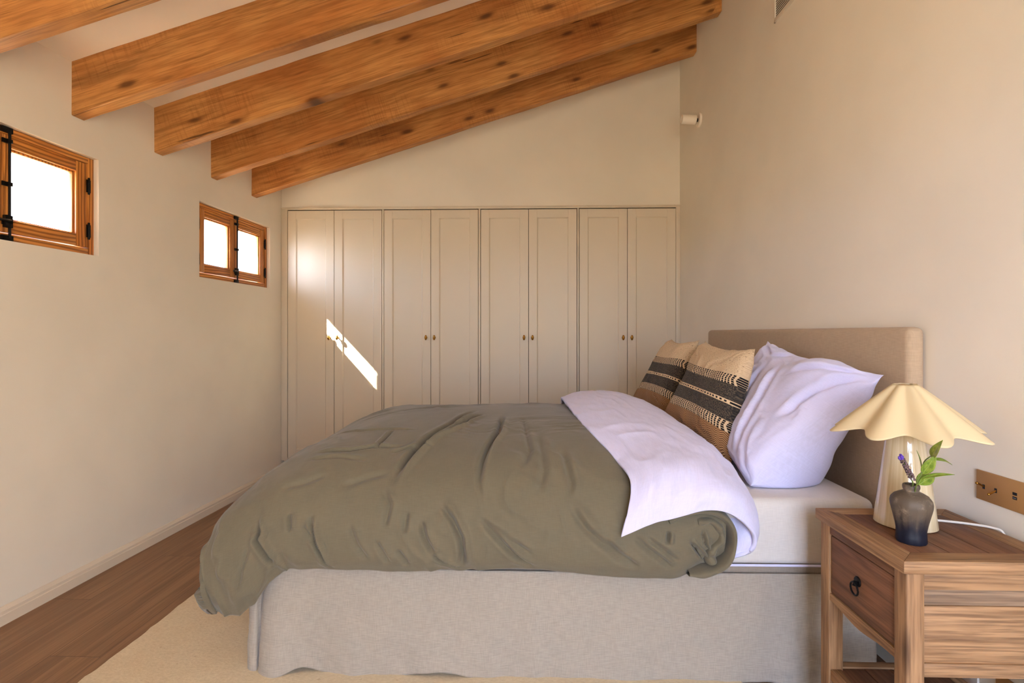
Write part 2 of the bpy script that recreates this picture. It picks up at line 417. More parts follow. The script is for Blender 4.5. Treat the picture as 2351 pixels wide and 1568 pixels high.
# ------------------------------------------------------------------ beams
def beam(yl, label):
    yr = yl+.045; ya, yb = yl, yr; n = 60; th = .068
    xs = np.linspace(xl(yl)-.02, xr(yr)+.02, n)
    me = bmesh.new(); rows = []
    for i, x in enumerate(xs):
        t = (x-xs[0])/(xs[-1]-xs[0]); y = ya+(yb-ya)*t
        zt = ceil(x)+.01; zb = 2.148+.3184*(x+2.03)-(ceil(-2.03)-2.392)
        w = [float(vnoise(x*5, k*7.1, int(yl*10)))*.0022+float(vnoise(x*22, k*3.3, int(yl*31)))*.0012 for k in range(6)]
        ch = .004
        pr = [(y+w[0], zt), (y+w[1], zb+ch), (y+ch+w[1], zb+w[2]), (y+th-ch, zb+w[2]), (y+th+w[3], zb+ch), (y+th, zt)]
        rows.append([me.verts.new((x, p[0], p[1])) for p in pr])
    for r0, r1 in zip(rows, rows[1:]):
        for k in range(6): me.faces.new((r0[k], r0[(k+1) % 6], r1[(k+1) % 6], r1[k]))
    me.faces.new(rows[0]); me.faces.new(rows[-1][::-1]); bmesh.ops.recalc_face_normals(me, faces=me.faces[:])
    b = MB((xs[0], ya, 2.2)); b._add(me); al_ = -math.atan(.3184); b.bm.transform(Matrix.Rotation(-al_, 4, 'Y'))
    o = b.build('ceiling_beam', M['beam'], None, 28); o.location = (xs[0], ya, 2.2); o.rotation_euler = (0, al_, 0)
    tag(o, label, 'beam', 'sloping timber ceiling beams')
beam(1.80, 'honey timber ceiling beam cut off by the top left corner of the photo, nearest the camera')
beam(2.308, 'timber ceiling beam meeting the left wall just above the larger cut-off window, second from the camera')
beam(2.808, 'middle timber ceiling beam meeting the left wall between the two small windows, third from the camera')
beam(3.295, 'timber ceiling beam with a dark knot scar, next to last before the wardrobe wall')
beam(3.762, 'lowest and farthest timber ceiling beam, right in front of the wall above the wardrobe')

# ------------------------------------------------------------------ windows
def window(name, w, shutter_left):
    u0, u1, z0, z1 = w; e = thing(name, None, None, (AX, AY, 0), RZL); e['kind'] = 'structure'
    D0, D1 = .024, .085  # recess of the frame in the reveal
    fw = .030; um = (u0+u1)/2
    b = MB()
    b.box((u0, D0, z0), (u0+fw, D1, z1), .003); b.box((u1-fw, D0, z0), (u1, D1, z1), .003); 
    b.build('window_frame', M['winz'], e)
    b = MB(); b.box((u0+fw, D0+.001, z1-fw), (u1-fw, D1, z1), .003); b.box((u0+fw, D0+.001, z0), (u1-fw, D1, z0+fw+.002), .003); b.build('frame_rail', M['winx'], e)
    st = .060
    for side in (0, 1):
        a, c = (u0+fw+.001, um-.001) if side == 0 else (um+.001, u1-fw-.001)
        za, zb = z0+fw+.007, z1-fw-.001; f0, f1 = D0+.004, D0+.044
        sl, sr = (st, st-.012) if side == 0 else (st-.034, st)
        if side == 0: sl, sr = st, st-.006
        else: sl, sr = .026, st
        b = MB(); b.box((a, f0, za), (a+sl, f1, zb), .003); b.box((c-sr, f0, za), (c, f1, zb), .003)
        s = b.build('casement', M['winz'], e)
        b = MB(); b.box((a+sl, f0+.0006, zb-.050), (c-sr, f1, zb), .002); b.box((a+sl, f0+.0006, za), (c-sr, f1, za+.054), .002); b.build('casement_rail', M['winx'], s)
        ga, gc, gza, gzb = a+sl, c-sr, za+.054, zb-.050
        b = MB()  # stepped glazing bead
        for (p0, p1) in ((f0+.010, f0+.030),):
            bw = .010
            b.box((ga, p0, gza), (ga+bw, p1, gzb), .003); b.box((gc-bw, p0, gza), (gc, p1, gzb), .003)
            b.box((ga, p0, gzb-bw), (gc, p1, gzb), .003); b.box((ga, p0, gza), (gc, p1, gza+bw*.6), .002)
        b.build('glazing_bead', M['winz'], s)
        if side == 0 and shutter_left:
            MB().box((ga, f0+.008, gza), (gc, f0+.024, gzb), .002).build('wooden_panel', M['winz'], s)
        else:
            MB().box((ga, f0+.019, gza), (gc, f0+.023, gzb)).build('glass_pane', M['glass'], s)
        hu = u0+fw*.95 if side == 0 else u1-fw*.95
        for hz in (z0+.115, z1-.135):
            b = MB(); b.lathe([(.0035, -.040), (.005, -.037), (.005, -.014), (.0058, -.013), (.0058, .013), (.005, .014), (.005, .037), (.0035, .040)], 12, Matrix.Translation((hu, D0-.001, hz)))
            b.box((hu-.011, D0-.0005, hz-.030), (hu+.011, D0+.003, hz+.030))
            b.build('hinge', M['iron'], s)
    # espagnolette bolt down the meeting stiles
    ub = um+.012; b = MB()
    b.tube([(ub, D0-.008, z0+.016), (ub, D0-.008, z1-.012)], .0048, 10)
    for zz in (z1-.058, (z0+z1)/2, z0+.075):
        b.box((ub-.024, D0-.004, zz-.009), (ub+.010, D0+.002, zz+.009), .001); b.box((ub-.009, D0-.014, zz-.008), (ub+.009, D0+.001, zz+.008), .002)
    b.box((ub-.030, D0-.010, z1-.026), (ub+.013, D0+.004, z1-.004), .001); b.box((ub-.030, D0-.010, z0+.003), (ub+.014, D0+.004, z0+.024), .001)
    b.box((ub-.020, D0-.014, z0+.055), (ub+.009, D0+.002, z0+.105), .002)
    bo = b.build('window_bolt', M['iron'], e)
    b = MB(); b.tube([(ub-.004, D0-.016, z0+.083), (ub-.03, D0-.022, z0+.082), (ub-.060, D0-.022, z0+.080)], [.006, .005, .007], 8)
    b.sphere((ub-.060, D0-.022, z0+.080), .009, (1, .6, 1)); b.build('lever', M['iron'], bo)
    return e
window('window_1', W1, True)
window('window_2', W2, False)

# ------------------------------------------------------------------ wardrobe wall
def X(u): return u
XA, XB = -1.9955, 1.2135
b = MB(); yf = YW
b.box((XA, yf, .118), (-1.9455, yf+.03, WTOP), .0015); b.box((1.1805, yf, .118), (XB, yf+.03, WTOP), .0015)
b.box((-1.9455, yf+.001, 2.1495), (1.1805, yf+.03, WTOP-.001), .0015); b.box((-1.9455, yf, .118), (1.1805, yf+.03, .139), .0015)
b.box((-1.9955, yf+.05, 0), (1.2135, yf+.07, .117)); b.box((XA-.0, yf-.006, WTOP-.006), (XB, yf+.02, WTOP+.004), .002)
tag(b.build('wardrobe_surround', M['ward']), 'painted putty frame and plinth fitted round the row of wardrobe doors', 'wardrobe frame')
us = [(-1.9416, -1.5615, -1.1728), (-1.1551, -0.7757, -0.3929), (-0.3737, 0.0104, 0.396), (0.415, 0.7966, 1.1797)]
labs = ['putty shaker wardrobe unit at the left end, the sun streak across its doors',
        'putty shaker wardrobe unit second from the left, right of the sun streak',
        'putty shaker wardrobe unit third from the left, behind the middle of the bed',
        'putty shaker wardrobe unit at the right end, partly behind the striped cushions']
def door(w, hgt, right):
    b = MB(); st = .066; t = .022
    b.box((0, 0, 0), (st, t, hgt), .0012); b.box((w-st, 0, 0), (w, t, hgt), .0012)
    b.box((st, 0, hgt-st), (w-st, t, hgt), .0012); b.box((st, 0, 0), (w-st, t, st), .0012)
    b.box((st-.002, .009, st-.002), (w-st+.002, t, hgt-st+.002))
    for (p, q) in (((st, hgt-st), (w-st, hgt-st)), ((st, st), (w-st, st)), ((st, st), (st, hgt-st)), ((w-st, st), (w-st, hgt-st))):
        d = .008  # small sloped moulding inside the frame
        if p[1] == q[1]:
            s_ = -1 if p[1] > hgt/2 else 1
            b.prism([(0.001, p[1]), (.0095, p[1]+s_*d), (.0095, p[1])], 'x', p[0], q[0])
        else:
            s_ = 1 if p[0] < w/2 else -1
            b.prism([(p[0], .001), (p[0]+s_*d, .0095), (p[0], .0095)], 'z', p[1], q[1])
    return b
def knob(parent, x, z):
    b = MB(); b.lathe([(.009, 0), (.009, -.003), (.0045, -.005), (.0045, -.016), (.0075, -.020), (.0, -.020)], 16, Matrix.Rotation(math.pi/2, 4, 'X') @ Matrix.Diagonal((1, 1, -1, 1)))
    b.sphere((0, -.026, 0), .012, (.85, .75, 1.75), 16, 12)
    b.sphere((0, -.026, 0), .0128, (.9, .8, .55), 16, 10)
    o = b.build('knob', M['brass'], parent); o.location = (x, 0, z); return o
for i, ((ua, um_, uc), lb) in enumerate(zip(us, labs)):
    xa, xm, xc = X(ua), X(um_), X(uc)
    r = thing('wardrobe', lb, 'wardrobe', (xa, YW, .139), 0, 'fitted wardrobe units')
    H = 2.1475-.142; W = xc-xa
    b = MB()
    b.box((-.0018, .024, 0), (W+.0018, .595, H+.004))
    b.build('carcass', M['gapdark'], r)
    if i < 3:
        b = MB(); b.box((W+.0022, -.0005, .001), (X(us[i+1][0])-xa-.0022, .03, H+.004), .001); b.build('filler_strip', M['ward'], r)
    for k, (a, c) in enumerate(((0, xm-xa), (xm-xa, W))):
        w = c-a-.0036; d = door(w, H-.006, k).build('door', M['ward'], r, 20); d.location = (a+.0018, 0, .003)
        knob(d, w-.034 if k == 0 else .030, 1.115-.142)

# ------------------------------------------------------------------ rug, bed
rx0, rx1, ry0, ry1 = -1.475, .70, .95, 3.85
n = 160; ed = []
for k in range(n): t = k/n; ed.append((rx0+.05*t*.9+.004*float(vnoise(t*90, 1, 5))+.006*float(vnoise(t*9, 2, 6)), ry0+(ry1-ry0)*t))
ed += [(rx1, ry1), (rx1, ry0)]
b = MB((0, 0, 0)); b.prism(ed, 'z', 0.0005, .011); tag(b.build('rug', M['rug'], None, 0), 'cream flat-woven wool rug on the oak floor, showing past the foot of the bed', 'rug')

BY0, BY1, BXF, BXH = 1.742, 3.40, -.935, 1.137
bed = thing('bed', 'upholstered double bed with linen headboard and pale linen skirt to the floor', 'bed', (.1, 2.54, 0))
bo = tuple(bed.location)
b = MB(bo); b.box((BXF+.02, BY0+.018, .07), (BXH, BY1, .383), .012); b.build('divan_base', M['divan'], bed)
for (fx, fy) in ((BXF+.09, BY0+.09), (-.27, BY0+.06), (BXH-.1, BY0+.09), (BXF+.09, BY1-.09), (BXH-.1, BY1-.09)):
    b = MB(bo); b.box((fx-.03, fy-.03, .0115), (fx+.03, fy+.03, .0695), .004); b.build('leg', M['elmz'], bed)
# band of the base above the skirt
# skirt: a gathered cloth hung round three sides
path = [(1.137, 1.748), (.6, 1.744), (.1, 1.742), (-.4, 1.742), (-.80, 1.742), (-.868, 1.745), (-.895, 1.752), (-.900, 1.775), (-.905, 1.752), (-.935, 1.742), (-.948, 1.765), (-.950, 1.9), (-.950, 2.3), (-.950, 2.8), (-.950, 3.40)]
n, mz = 520, 60; p2 = np.array(path); seg = np.concatenate([[0], np.cumsum(np.linalg.norm(np.diff(p2, axis=0), axis=1))])
s_ = np.linspace(0, seg[-1], n); px = np.interp(s_, seg, p2[:, 0]); py = np.interp(s_, seg, p2[:, 1])
ker = np.ones(7)/7; px[3:-3] = np.convolve(px, ker, 'valid'); py[3:-3] = np.convolve(py, ker, 'valid')
tgx = np.gradient(px); tgy = np.gradient(py); l_ = np.hypot(tgx, tgy); nx, ny = tgy/l_, -tgx/l_
nx, ny = -nx, -ny
# outward = away from the bed centre
sgn = np.sign(nx*(px-.1)+ny*(py-2.54)); nx, ny = np.where((s_ < 1.9), 0, np.where(s_ > 2.2, -1, nx*sgn)), np.where((s_ < 1.9), -1, np.where(s_ > 2.2, 0, ny*sgn))
zt = np.linspace(0, 1, mz)
Sg, Zg = np.meshgrid(s_, zt, indexing='ij')
hem = .006+.024*np.exp(-((px+.755)/.05)**2)*(s_ < 2.1)+.020*np.exp(-((px+.27)/.07)**2)*(s_ < 2.1)+.010*np.exp(-((px+.36)/.05)**2)*(s_ < 2.1)
top = .358
drop = 1-Zg
fold = .009*fbm(Sg*5.0, Zg*.5+3, 3, 3)+.006*vnoise(Sg*11, Zg*1.2, 8)+.0035*fbm(Sg*18, Zg*7, 12, 3)
off = drop**1.0*(.010+.004)+fold*(.25+drop*1.1)
off = off+drop*.02*np.exp(-((px[:, None]+.84)/.05)**2)*(Sg < 2.05)
P = np.stack([px[:, None]+nx[:, None]*off, py[:, None]+ny[:, None]*off, hem[:, None]+(top-hem[:, None])*Zg], -1)
o = grid('bed_skirt', P, np.stack([Sg, P[..., 2]], -1), M['skirt'], bed, bo); md = o.modifiers.new('t', 'SOLIDIFY'); md.thickness = .002; md.offset = 0
# headboard with rounded edges
bmx = bmesh.new(); bmesh.ops.create_cube(bmx, size=1)
for v in bmx.verts:
    y_ = 1.678 if v.co.y < 0 else 3.43; v.co = Vector((xr(y_)-(.058 if v.co.x < 0 else .003), y_, .12 if v.co.z < 0 else 1.170))
bmesh.ops.bevel(bmx, geom=bmx.edges[:], offset=.022, segments=5, profile=.5, affect='EDGES')
b = MB(bo); b._add(bmx); hb = b.build('headboard', M['headb'], bed, 60)
me = hb.data; uvl = me.uv_layers.new(name='UVMap')
for lp in me.loops:
    c = me.vertices[lp.vertex_index].co; uvl.data[lp.index].uv = (c.y+c.x, c.z)
for o in bed.children:
    if o.name.startswith('divan'):
        me = o.data; uvl = me.uv_layers.new(name='UVMap')
        for lp in me.loops:
            c = me.vertices[lp.vertex_index].co; uvl.data[lp.index].uv = (c.x+c.y, c.z)

# mattress in a fitted sheet
b = MB((0, 0, 0)); bmx = bmesh.new(); bmesh.ops.create_cube(bmx, size=1)
for v in bmx.verts: v.co = Vector((BXF+.02 if v.co.x < 0 else BXH+.004, BY0 if v.co.y < 0 else BY1, .384 if v.co.z < 0 else .604))
bmesh.ops.bevel(bmx, geom=bmx.edges[:], offset=.028, segments=6, profile=.5, affect='EDGES')
b._add(bmx); mt = b.build('mattress', M['fitted'], None, 60)
me = mt.data; uvl = me.uv_layers.new(name='UVMap')
for lp in me.loops:
    c = me.vertices[lp.vertex_index].co; uvl.data[lp.index].uv = (c.x, c.y+c.z)
tag(mt, 'mattress in a pale grey fitted sheet on the bed base', 'mattress')
P = np.array([[BXH-.30, BY0-.001, .383], [BXH, BY0-.001, .383]])
b = MB(); b.tube([(BXF+.05, BY0-.0005, .387), (.6, BY0-.001, .3865), (1.0, BY0-.001, .388), (BXH-.02, BY0, .387)], .004, 8); b.build('hem_piping', M['sheetw'], mt)

#@@DUVET
XP = [(-1.066, .43), (-1.080, .372), (-1.072, .298), (-1.030, .222), (-.948, .144), (-.83, .078), (-.686, .032), (-.504, .006), (-.25, 0), (0, 0), (.2, .012), (.34, .035), (.47, .075), (.56, .115), (.635, .165)]
YP = [(1.700, .42), (1.672, .375), (1.666, .30), (1.687, .225), (1.737, .160), (1.82, .105), (1.95, .058), (2.15, .018), (2.4, 0), (2.7, .020), (3.0, .062), (3.2, .115), (3.38, .21), (3.47, .31), (3.49, .41)]
def duvet_base(na=640, nb=560):
    xs = crom(XP, na); ys = crom(YP, nb)
    la = np.concatenate([[0], np.cumsum(np.linalg.norm(np.diff(xs, axis=0), axis=1))]); lb = np.concatenate([[0], np.cumsum(np.linalg.norm(np.diff(ys, axis=0), axis=1))])
    # even spacing by arc length
    ea = np.linspace(0, la[-1], na); eb = np.linspace(0, lb[-1], nb)
    x = np.interp(ea, la, xs[:, 0]); dx = np.maximum(0, np.interp(ea, la, xs[:, 1])); y = np.interp(eb, lb, ys[:, 0]); dy = np.maximum(0, np.interp(eb, lb, ys[:, 1]))
    Xg, Yg = np.meshgrid(x, y, indexing='ij'); A, B = np.meshgrid(ea, eb, indexing='ij')
    dX = dx[:, None]+0*Xg; dY = dy[None, :]+0*Xg
    side = sst(.10, .40, dY)
    dY = dY*(1+.05*sst(-.1, .4, Xg)*side-.10*sst(.46, .62, Xg)*side)
    head = Xg > 0; dXs = np.where(head, dX*(1-side), np.minimum(dX, .36+.07*(1-side)))
    dr = np.hypot(dXs, dY)
    # spare cloth at the foot corner hangs lower than the side hem
    low = np.interp(Xg[:, :1], [-1.092, -1.078, -1.05, -1.0, -.95, -.90, -.85, -.79], [.0, .02, .085, .125, .140, .105, .045, 0])
    low = np.where(np.arange(na)[:, None] <= np.argmin(x), .02, low)
    dr = dr+low*np.clip(dY/.42, 0, 1)**2.2*(Yg < 2.2)
    Z = .80-dr
    foot = sst(.1, .4, dX)
    Yn = Yg+(Yg < 2.2)*(.035*sst(.47, .60, Xg)*side)
    # the cloth swings inward under the foot corner
    qq = np.clip(dX/.43, 0, 1)*np.clip(dY/.42, 0, 1)*(Xg < 0)*(Yg < 2.2); qq = sst(.28, 1.0, qq)
    Xn = Xg+.030*qq; Yn = Yn+.030*qq
    return np.stack([Xn, Yn, Z], -1), A, B, qq
#@@END
P0, A, B, QQ = duvet_base()
CREASES = [
 ([(1.081, 0.936), (1.001, 0.678), (0.937, 0.561), (0.902, 0.471), (0.877, 0.392), (0.862, 0.331), (0.858, 0.263)], 0.02, 0.0299, 0.7),
 ([(1.12, 0.869), (1.046, 0.701), (0.976, 0.583)], 0.014, 0.018, 0.6),
 ([(1.205, 0.835), (1.2, 0.611), (1.17, 0.488), (1.155, 0.398), (1.15, 0.308), (1.155, 0.224)], 0.016, 0.023, 0.6),
 ([(0.52, 0.465), (0.664, 0.46), (0.758, 0.488), (0.858, 0.499)], 0.012, 0.015, 0.5),
 ([(0.496, 0.712), (0.649, 0.645), (0.773, 0.65), (0.882, 0.622)], 0.01, 0.0105, 0.5),
 ([(0.753, 0.465), (0.768, 0.566), (0.778, 0.65)], 0.01, 0.0135, 0.5),
 ([(0.808, 0.448), (0.877, 0.493), (0.972, 0.504)], 0.01, 0.012, 0.5),
 ([(0.511, 0.42), (0.654, 0.42), (0.758, 0.398)], 0.012, 0.009, 0.5),
 ([(0.605, 0.196), (0.615, 0.146), (0.634, 0.09), (0.654, 0.039), (0.679, 0.006)], 0.011, 0.023, 0.7),
 ([(0.58, 0.163), (0.62, 0.112), (0.649, 0.067)], 0.012, 0.015, 0.5),
 ([(0.53, 0.202), (0.54, 0.14)], 0.012, 0.015, 0.6),
 ([(0.833, 0.275), (0.862, 0.224), (0.853, 0.151)], 0.016, 0.015, 0.5),
 ([(0.922, 0.207), (0.917, 0.135)], 0.016, 0.0135, 0.5),
 ([(0.967, 0.179), (0.986, 0.118), (1.016, 0.067)], 0.015, 0.0195, 0.6),
 ([(1.021, 0.235), (1.071, 0.179), (1.1, 0.123), (1.105, 0.067), (1.095, 0.017)], 0.015, 0.023, 0.7),
 ([(1.001, 0.073), (1.041, 0.039), (1.095, 0.017)], 0.01, 0.018, 0.6),
 ([(0.823, 0.118), (0.848, 0.078), (0.872, 0.039)], 0.014, 0.0135, 0.5),
 ([(0.892, 0.09), (0.932, 0.034)], 0.014, 0.015, 0.5),
 ([(0.734, 0.168), (0.763, 0.101), (0.803, 0.045)], 0.016, 0.012, 0.5),
 ([(1.15, 0.196), (1.219, 0.123), (1.279, 0.056), (1.338, 0.006)], 0.016, 0.021, 0.6),
 ([(1.18, 0.179), (1.254, 0.118), (1.338, 0.067)], 0.016, 0.0135, 0.5),
 ([(1.437, 0.465), (1.457, 0.297), (1.447, 0.247)], 0.02, 0.015, 0.5),
 ([(1.442, 0.235), (1.502, 0.157), (1.596, 0.084), (1.646, 0.045)], 0.018, 0.0195, 0.5),
 ([(1.547, 0.14), (1.611, 0.09), (1.675, 0.045)], 0.016, 0.018, 0.5),
 ([(1.646, 0.146), (1.735, 0.084), (1.789, 0.045)], 0.016, 0.0195, 0.5),
 ([(1.685, 0.146), (1.745, 0.107), (1.804, 0.067)], 0.014, 0.018, 0.5),
 ([(1.765, 0.163), (1.76, 0.123)], 0.01, 0.018, 0.6),
 ([(1.834, 0.129), (1.874, 0.078), (1.933, 0.0)], 0.009, 0.024, 0.7),
 ([(1.884, 0.157), (1.893, 0.095), (1.943, 0.0)], 0.009, 0.023, 0.8),
 ([(1.358, 0.589), (1.368, 0.359), (1.343, 0.23)], 0.022, 0.012, 0.4),
 ([(1.289, 0.802), (1.319, 0.454), (1.279, 0.303)], 0.018, 0.0105, 0.4),
 ([(0.684, 0.28), (0.778, 0.325), (0.848, 0.342)], 0.02, 0.009, 0.4),
 ([(0.466, 0.286), (0.555, 0.303), (0.634, 0.336)], 0.018, 0.009, 0.4),
 ([(0.411, 0.213), (0.436, 0.168), (0.421, 0.157), (0.456, 0.101), (0.486, 0.045)], 0.013, 0.03, 0.8),
 ([(0.397, 0.157), (0.372, 0.112), (0.347, 0.062)], 0.014, 0.008, 0.5)]
#@@CREASES
d = .012*fbm(A*2.2, B*2.2, 21, 3)+.004*fbm(A*7, B*5, 5, 3)
N0 = normals(P0)
if N0[320, 280, 2] < 0: N0 = -N0
for (ln, w, dep, sd) in CREASES: d = d+crease(A, B, ln, w*.58, dep*.85, sd)
topm = sst(.45, .8, B)
d = d+.0042*ridge(A*7+1.5*fbm(A*2, B*2, 4), B*30+3*fbm(A*3, B*3, 9), 77)*sst(-.1, .35, fbm(A*2.5, B*3, 61, 3))*topm
d = d+.0055*ridge(A*13+2*fbm(A*4, B*4, 14)+B*5, B*5, 78)*sst(-.05, .3, fbm(A*3, B*3, 62, 3))*(1-topm)
ce = sst(.0, .10, A)+sst(.0, .10, B); d = d*np.clip(ce, 0, 1)*(1-sst(.0, .35, QQ))
P = P0+N0*d[..., None]
DV = thing('duvet', 'olive green duvet spread over the bed, its top end folded back to a white reverse', 'duvet', (-.2, 2.5, .6))
do = tuple(DV.location)
body = grid('green_cover', P, np.stack([A, B], -1), M['duvet'], DV, do); body['label'] = 'olive green cotton side of the duvet'
md = body.modifiers.new('t', 'SOLIDIFY'); md.thickness = .022; md.offset = -1 if normals(P0)[320, 280, 2] > 0 else 1
# folded-back end: white sheet lofted over sections across the bed
SEC = [
 [(0.293, 1.640, 0.513), (0.377, 1.634, 0.553), (0.457, 1.634, 0.576), (0.564, 1.638, 0.600), (0.647, 1.652, 0.580), (0.718, 1.676, 0.513), (0.715, 1.705, 0.444), (0.632, 1.715, 0.408)],
 [(0.314, 1.648, 0.592), (0.388, 1.646, 0.627), (0.487, 1.648, 0.653), (0.589, 1.655, 0.662), (0.674, 1.674, 0.632), (0.741, 1.706, 0.548), (0.728, 1.716, 0.469), (0.647, 1.722, 0.428)],
 [(0.335, 1.722, 0.672), (0.410, 1.716, 0.705), (0.509, 1.722, 0.726), (0.612, 1.745, 0.708), (0.691, 1.750, 0.666), (0.741, 1.752, 0.607), (0.728, 1.730, 0.538), (0.651, 1.728, 0.478)],
 [(0.298, 1.880, 0.722), (0.396, 1.880, 0.748), (0.515, 1.880, 0.755), (0.613, 1.880, 0.746), (0.691, 1.880, 0.708), (0.735, 1.880, 0.661), (0.715, 1.860, 0.628), (0.613, 1.860, 0.617)],
 [(0.228, 2.100, 0.781), (0.347, 2.100, 0.800), (0.476, 2.100, 0.800), (0.584, 2.100, 0.788), (0.667, 2.100, 0.752), (0.713, 2.100, 0.700), (0.707, 2.100, 0.645), (0.613, 2.100, 0.617)],
 [(0.188, 2.500, 0.815), (0.298, 2.500, 0.837), (0.417, 2.500, 0.840), (0.515, 2.500, 0.835), (0.584, 2.500, 0.812), (0.629, 2.500, 0.763), (0.634, 2.500, 0.694), (0.555, 2.500, 0.616)],
 [(0.193, 3.000, 0.775), (0.278, 3.000, 0.811), (0.367, 3.000, 0.819), (0.446, 3.000, 0.820), (0.511, 3.000, 0.802), (0.545, 3.000, 0.752), (0.550, 3.000, 0.683), (0.496, 3.000, 0.615)],
 [(0.213, 3.250, 0.691), (0.288, 3.250, 0.736), (0.367, 3.250, 0.751), (0.446, 3.250, 0.747), (0.506, 3.250, 0.727), (0.536, 3.250, 0.682), (0.536, 3.250, 0.648), (0.486, 3.250, 0.618)],
 [(0.233, 3.420, 0.531), (0.298, 3.420, 0.572), (0.367, 3.425, 0.587), (0.446, 3.420, 0.582), (0.496, 3.420, 0.563), (0.526, 3.410, 0.523), (0.526, 3.400, 0.493), (0.486, 3.390, 0.473)]]
def loft(sec, na, nb):
    rows = np.stack([crom(s, nb) for s in sec])            # k, nb, 3
    return np.stack([crom(rows[:, j], na) for j in range(nb)], 1)
P = loft(SEC, 240, 150); UVF = arcuv(P); A2, B2 = UVF[..., 0], UVF[..., 1]
N = normals(P)
if N[140, 40, 2] < 0: N = -N
edge = sst(0, .05, B2)*sst(0, .04, A2)
d = .006*fbm(A2*5, B2*4, 31, 3)+edge*(.0035*ridge(A2*9+.8*fbm(A2*3, B2*3, 2), B2*26, 7)*sst(-.2, .4, fbm(A2*3, B2*3, 91, 2))+.003*fbm(A2*14, B2*30, 40, 3))
d = d+(1-edge)*.005*vnoise(A2*22, B2*22, 88)
P = P+N*d[..., None]
fl = grid('folded_back_end', P, UVF, M['sheetw'], DV, do); fl['label'] = 'white linen reverse of the duvet, folded back at the head end'
md = fl.modifiers.new('t', 'SOLIDIFY'); md.thickness = .014; md.offset = -1 if normals(P)[140, 40, 2] > 0 else 1
# rolled green hem seen end-on under the fold: a puffy strip swept round the bend
CL = crom([(0.450, 0.553), (0.495, 0.570), (0.553, 0.586), (0.607, 0.576), (0.646, 0.542), (0.659, 0.488), (0.646, 0.438), (0.612, 0.400), (0.568, 0.384), (0.514, 0.384)], 90)
tg = np.gradient(CL, axis=0); tg /= np.linalg.norm(tg, axis=1, keepdims=True); nn = np.stack([tg[:, 1], -tg[:, 0]], 1)   # inward
if ((np.array([.58, .47])-CL)[40]*nn[40]).sum() < 0: nn = -nn
k = 40; ang = np.linspace(0, 2*math.pi, k)
def rolled(CLn, thk0, y0, yw, seed):
    n_ = len(CLn); tg = np.gradient(CLn, axis=0); tg /= np.linalg.norm(tg, axis=1, keepdims=True); nn = np.stack([tg[:, 1], -tg[:, 0]], 1)
    if ((np.array([.57, .48])-CLn)[n_//2]*nn[n_//2]).sum() < 0: nn = -nn
    thk = thk0+.005*vnoise(np.linspace(0, 9, n_), 0.3, seed); Q = np.zeros((n_, k, 3))
    for i in range(n_):
        ca, sa = np.cos(ang), np.sin(ang)
        o_ = thk[i]*np.sign(ca)*np.abs(ca)**.8; yy = y0+yw/2-yw/2*np.sign(sa)*np.abs(sa)**.55+.004*math.sin(i*.31+seed)
        Q[i, :, 0] = CLn[i, 0]+nn[i, 0]*o_; Q[i, :, 2] = CLn[i, 1]+nn[i, 1]*o_; Q[i, :, 1] = yy
    return Q
UVR = np.stack(np.meshgrid(np.linspace(0, .6, 90), np.linspace(0, .25, k), indexing='ij'), -1)
Pg = rolled(CL, .015, 1.666, .26, 4)
CI = crom([(.545, .545), (.585, .548), (.615, .525), (.622, .490), (.600, .462), (.585, .440), (.592, .415)], 90)
ri = grid('inner_fold', rolled(CI, .017, 1.678, .22, 9), UVR, M['duvet'], DV, do); ri['label'] = 'olive cotton crumpled inside the rolled hem'
rl = grid('rolled_hem', Pg, UVR, M['duvet'], DV, do); rl['label'] = 'olive hem curling round inside the fold'

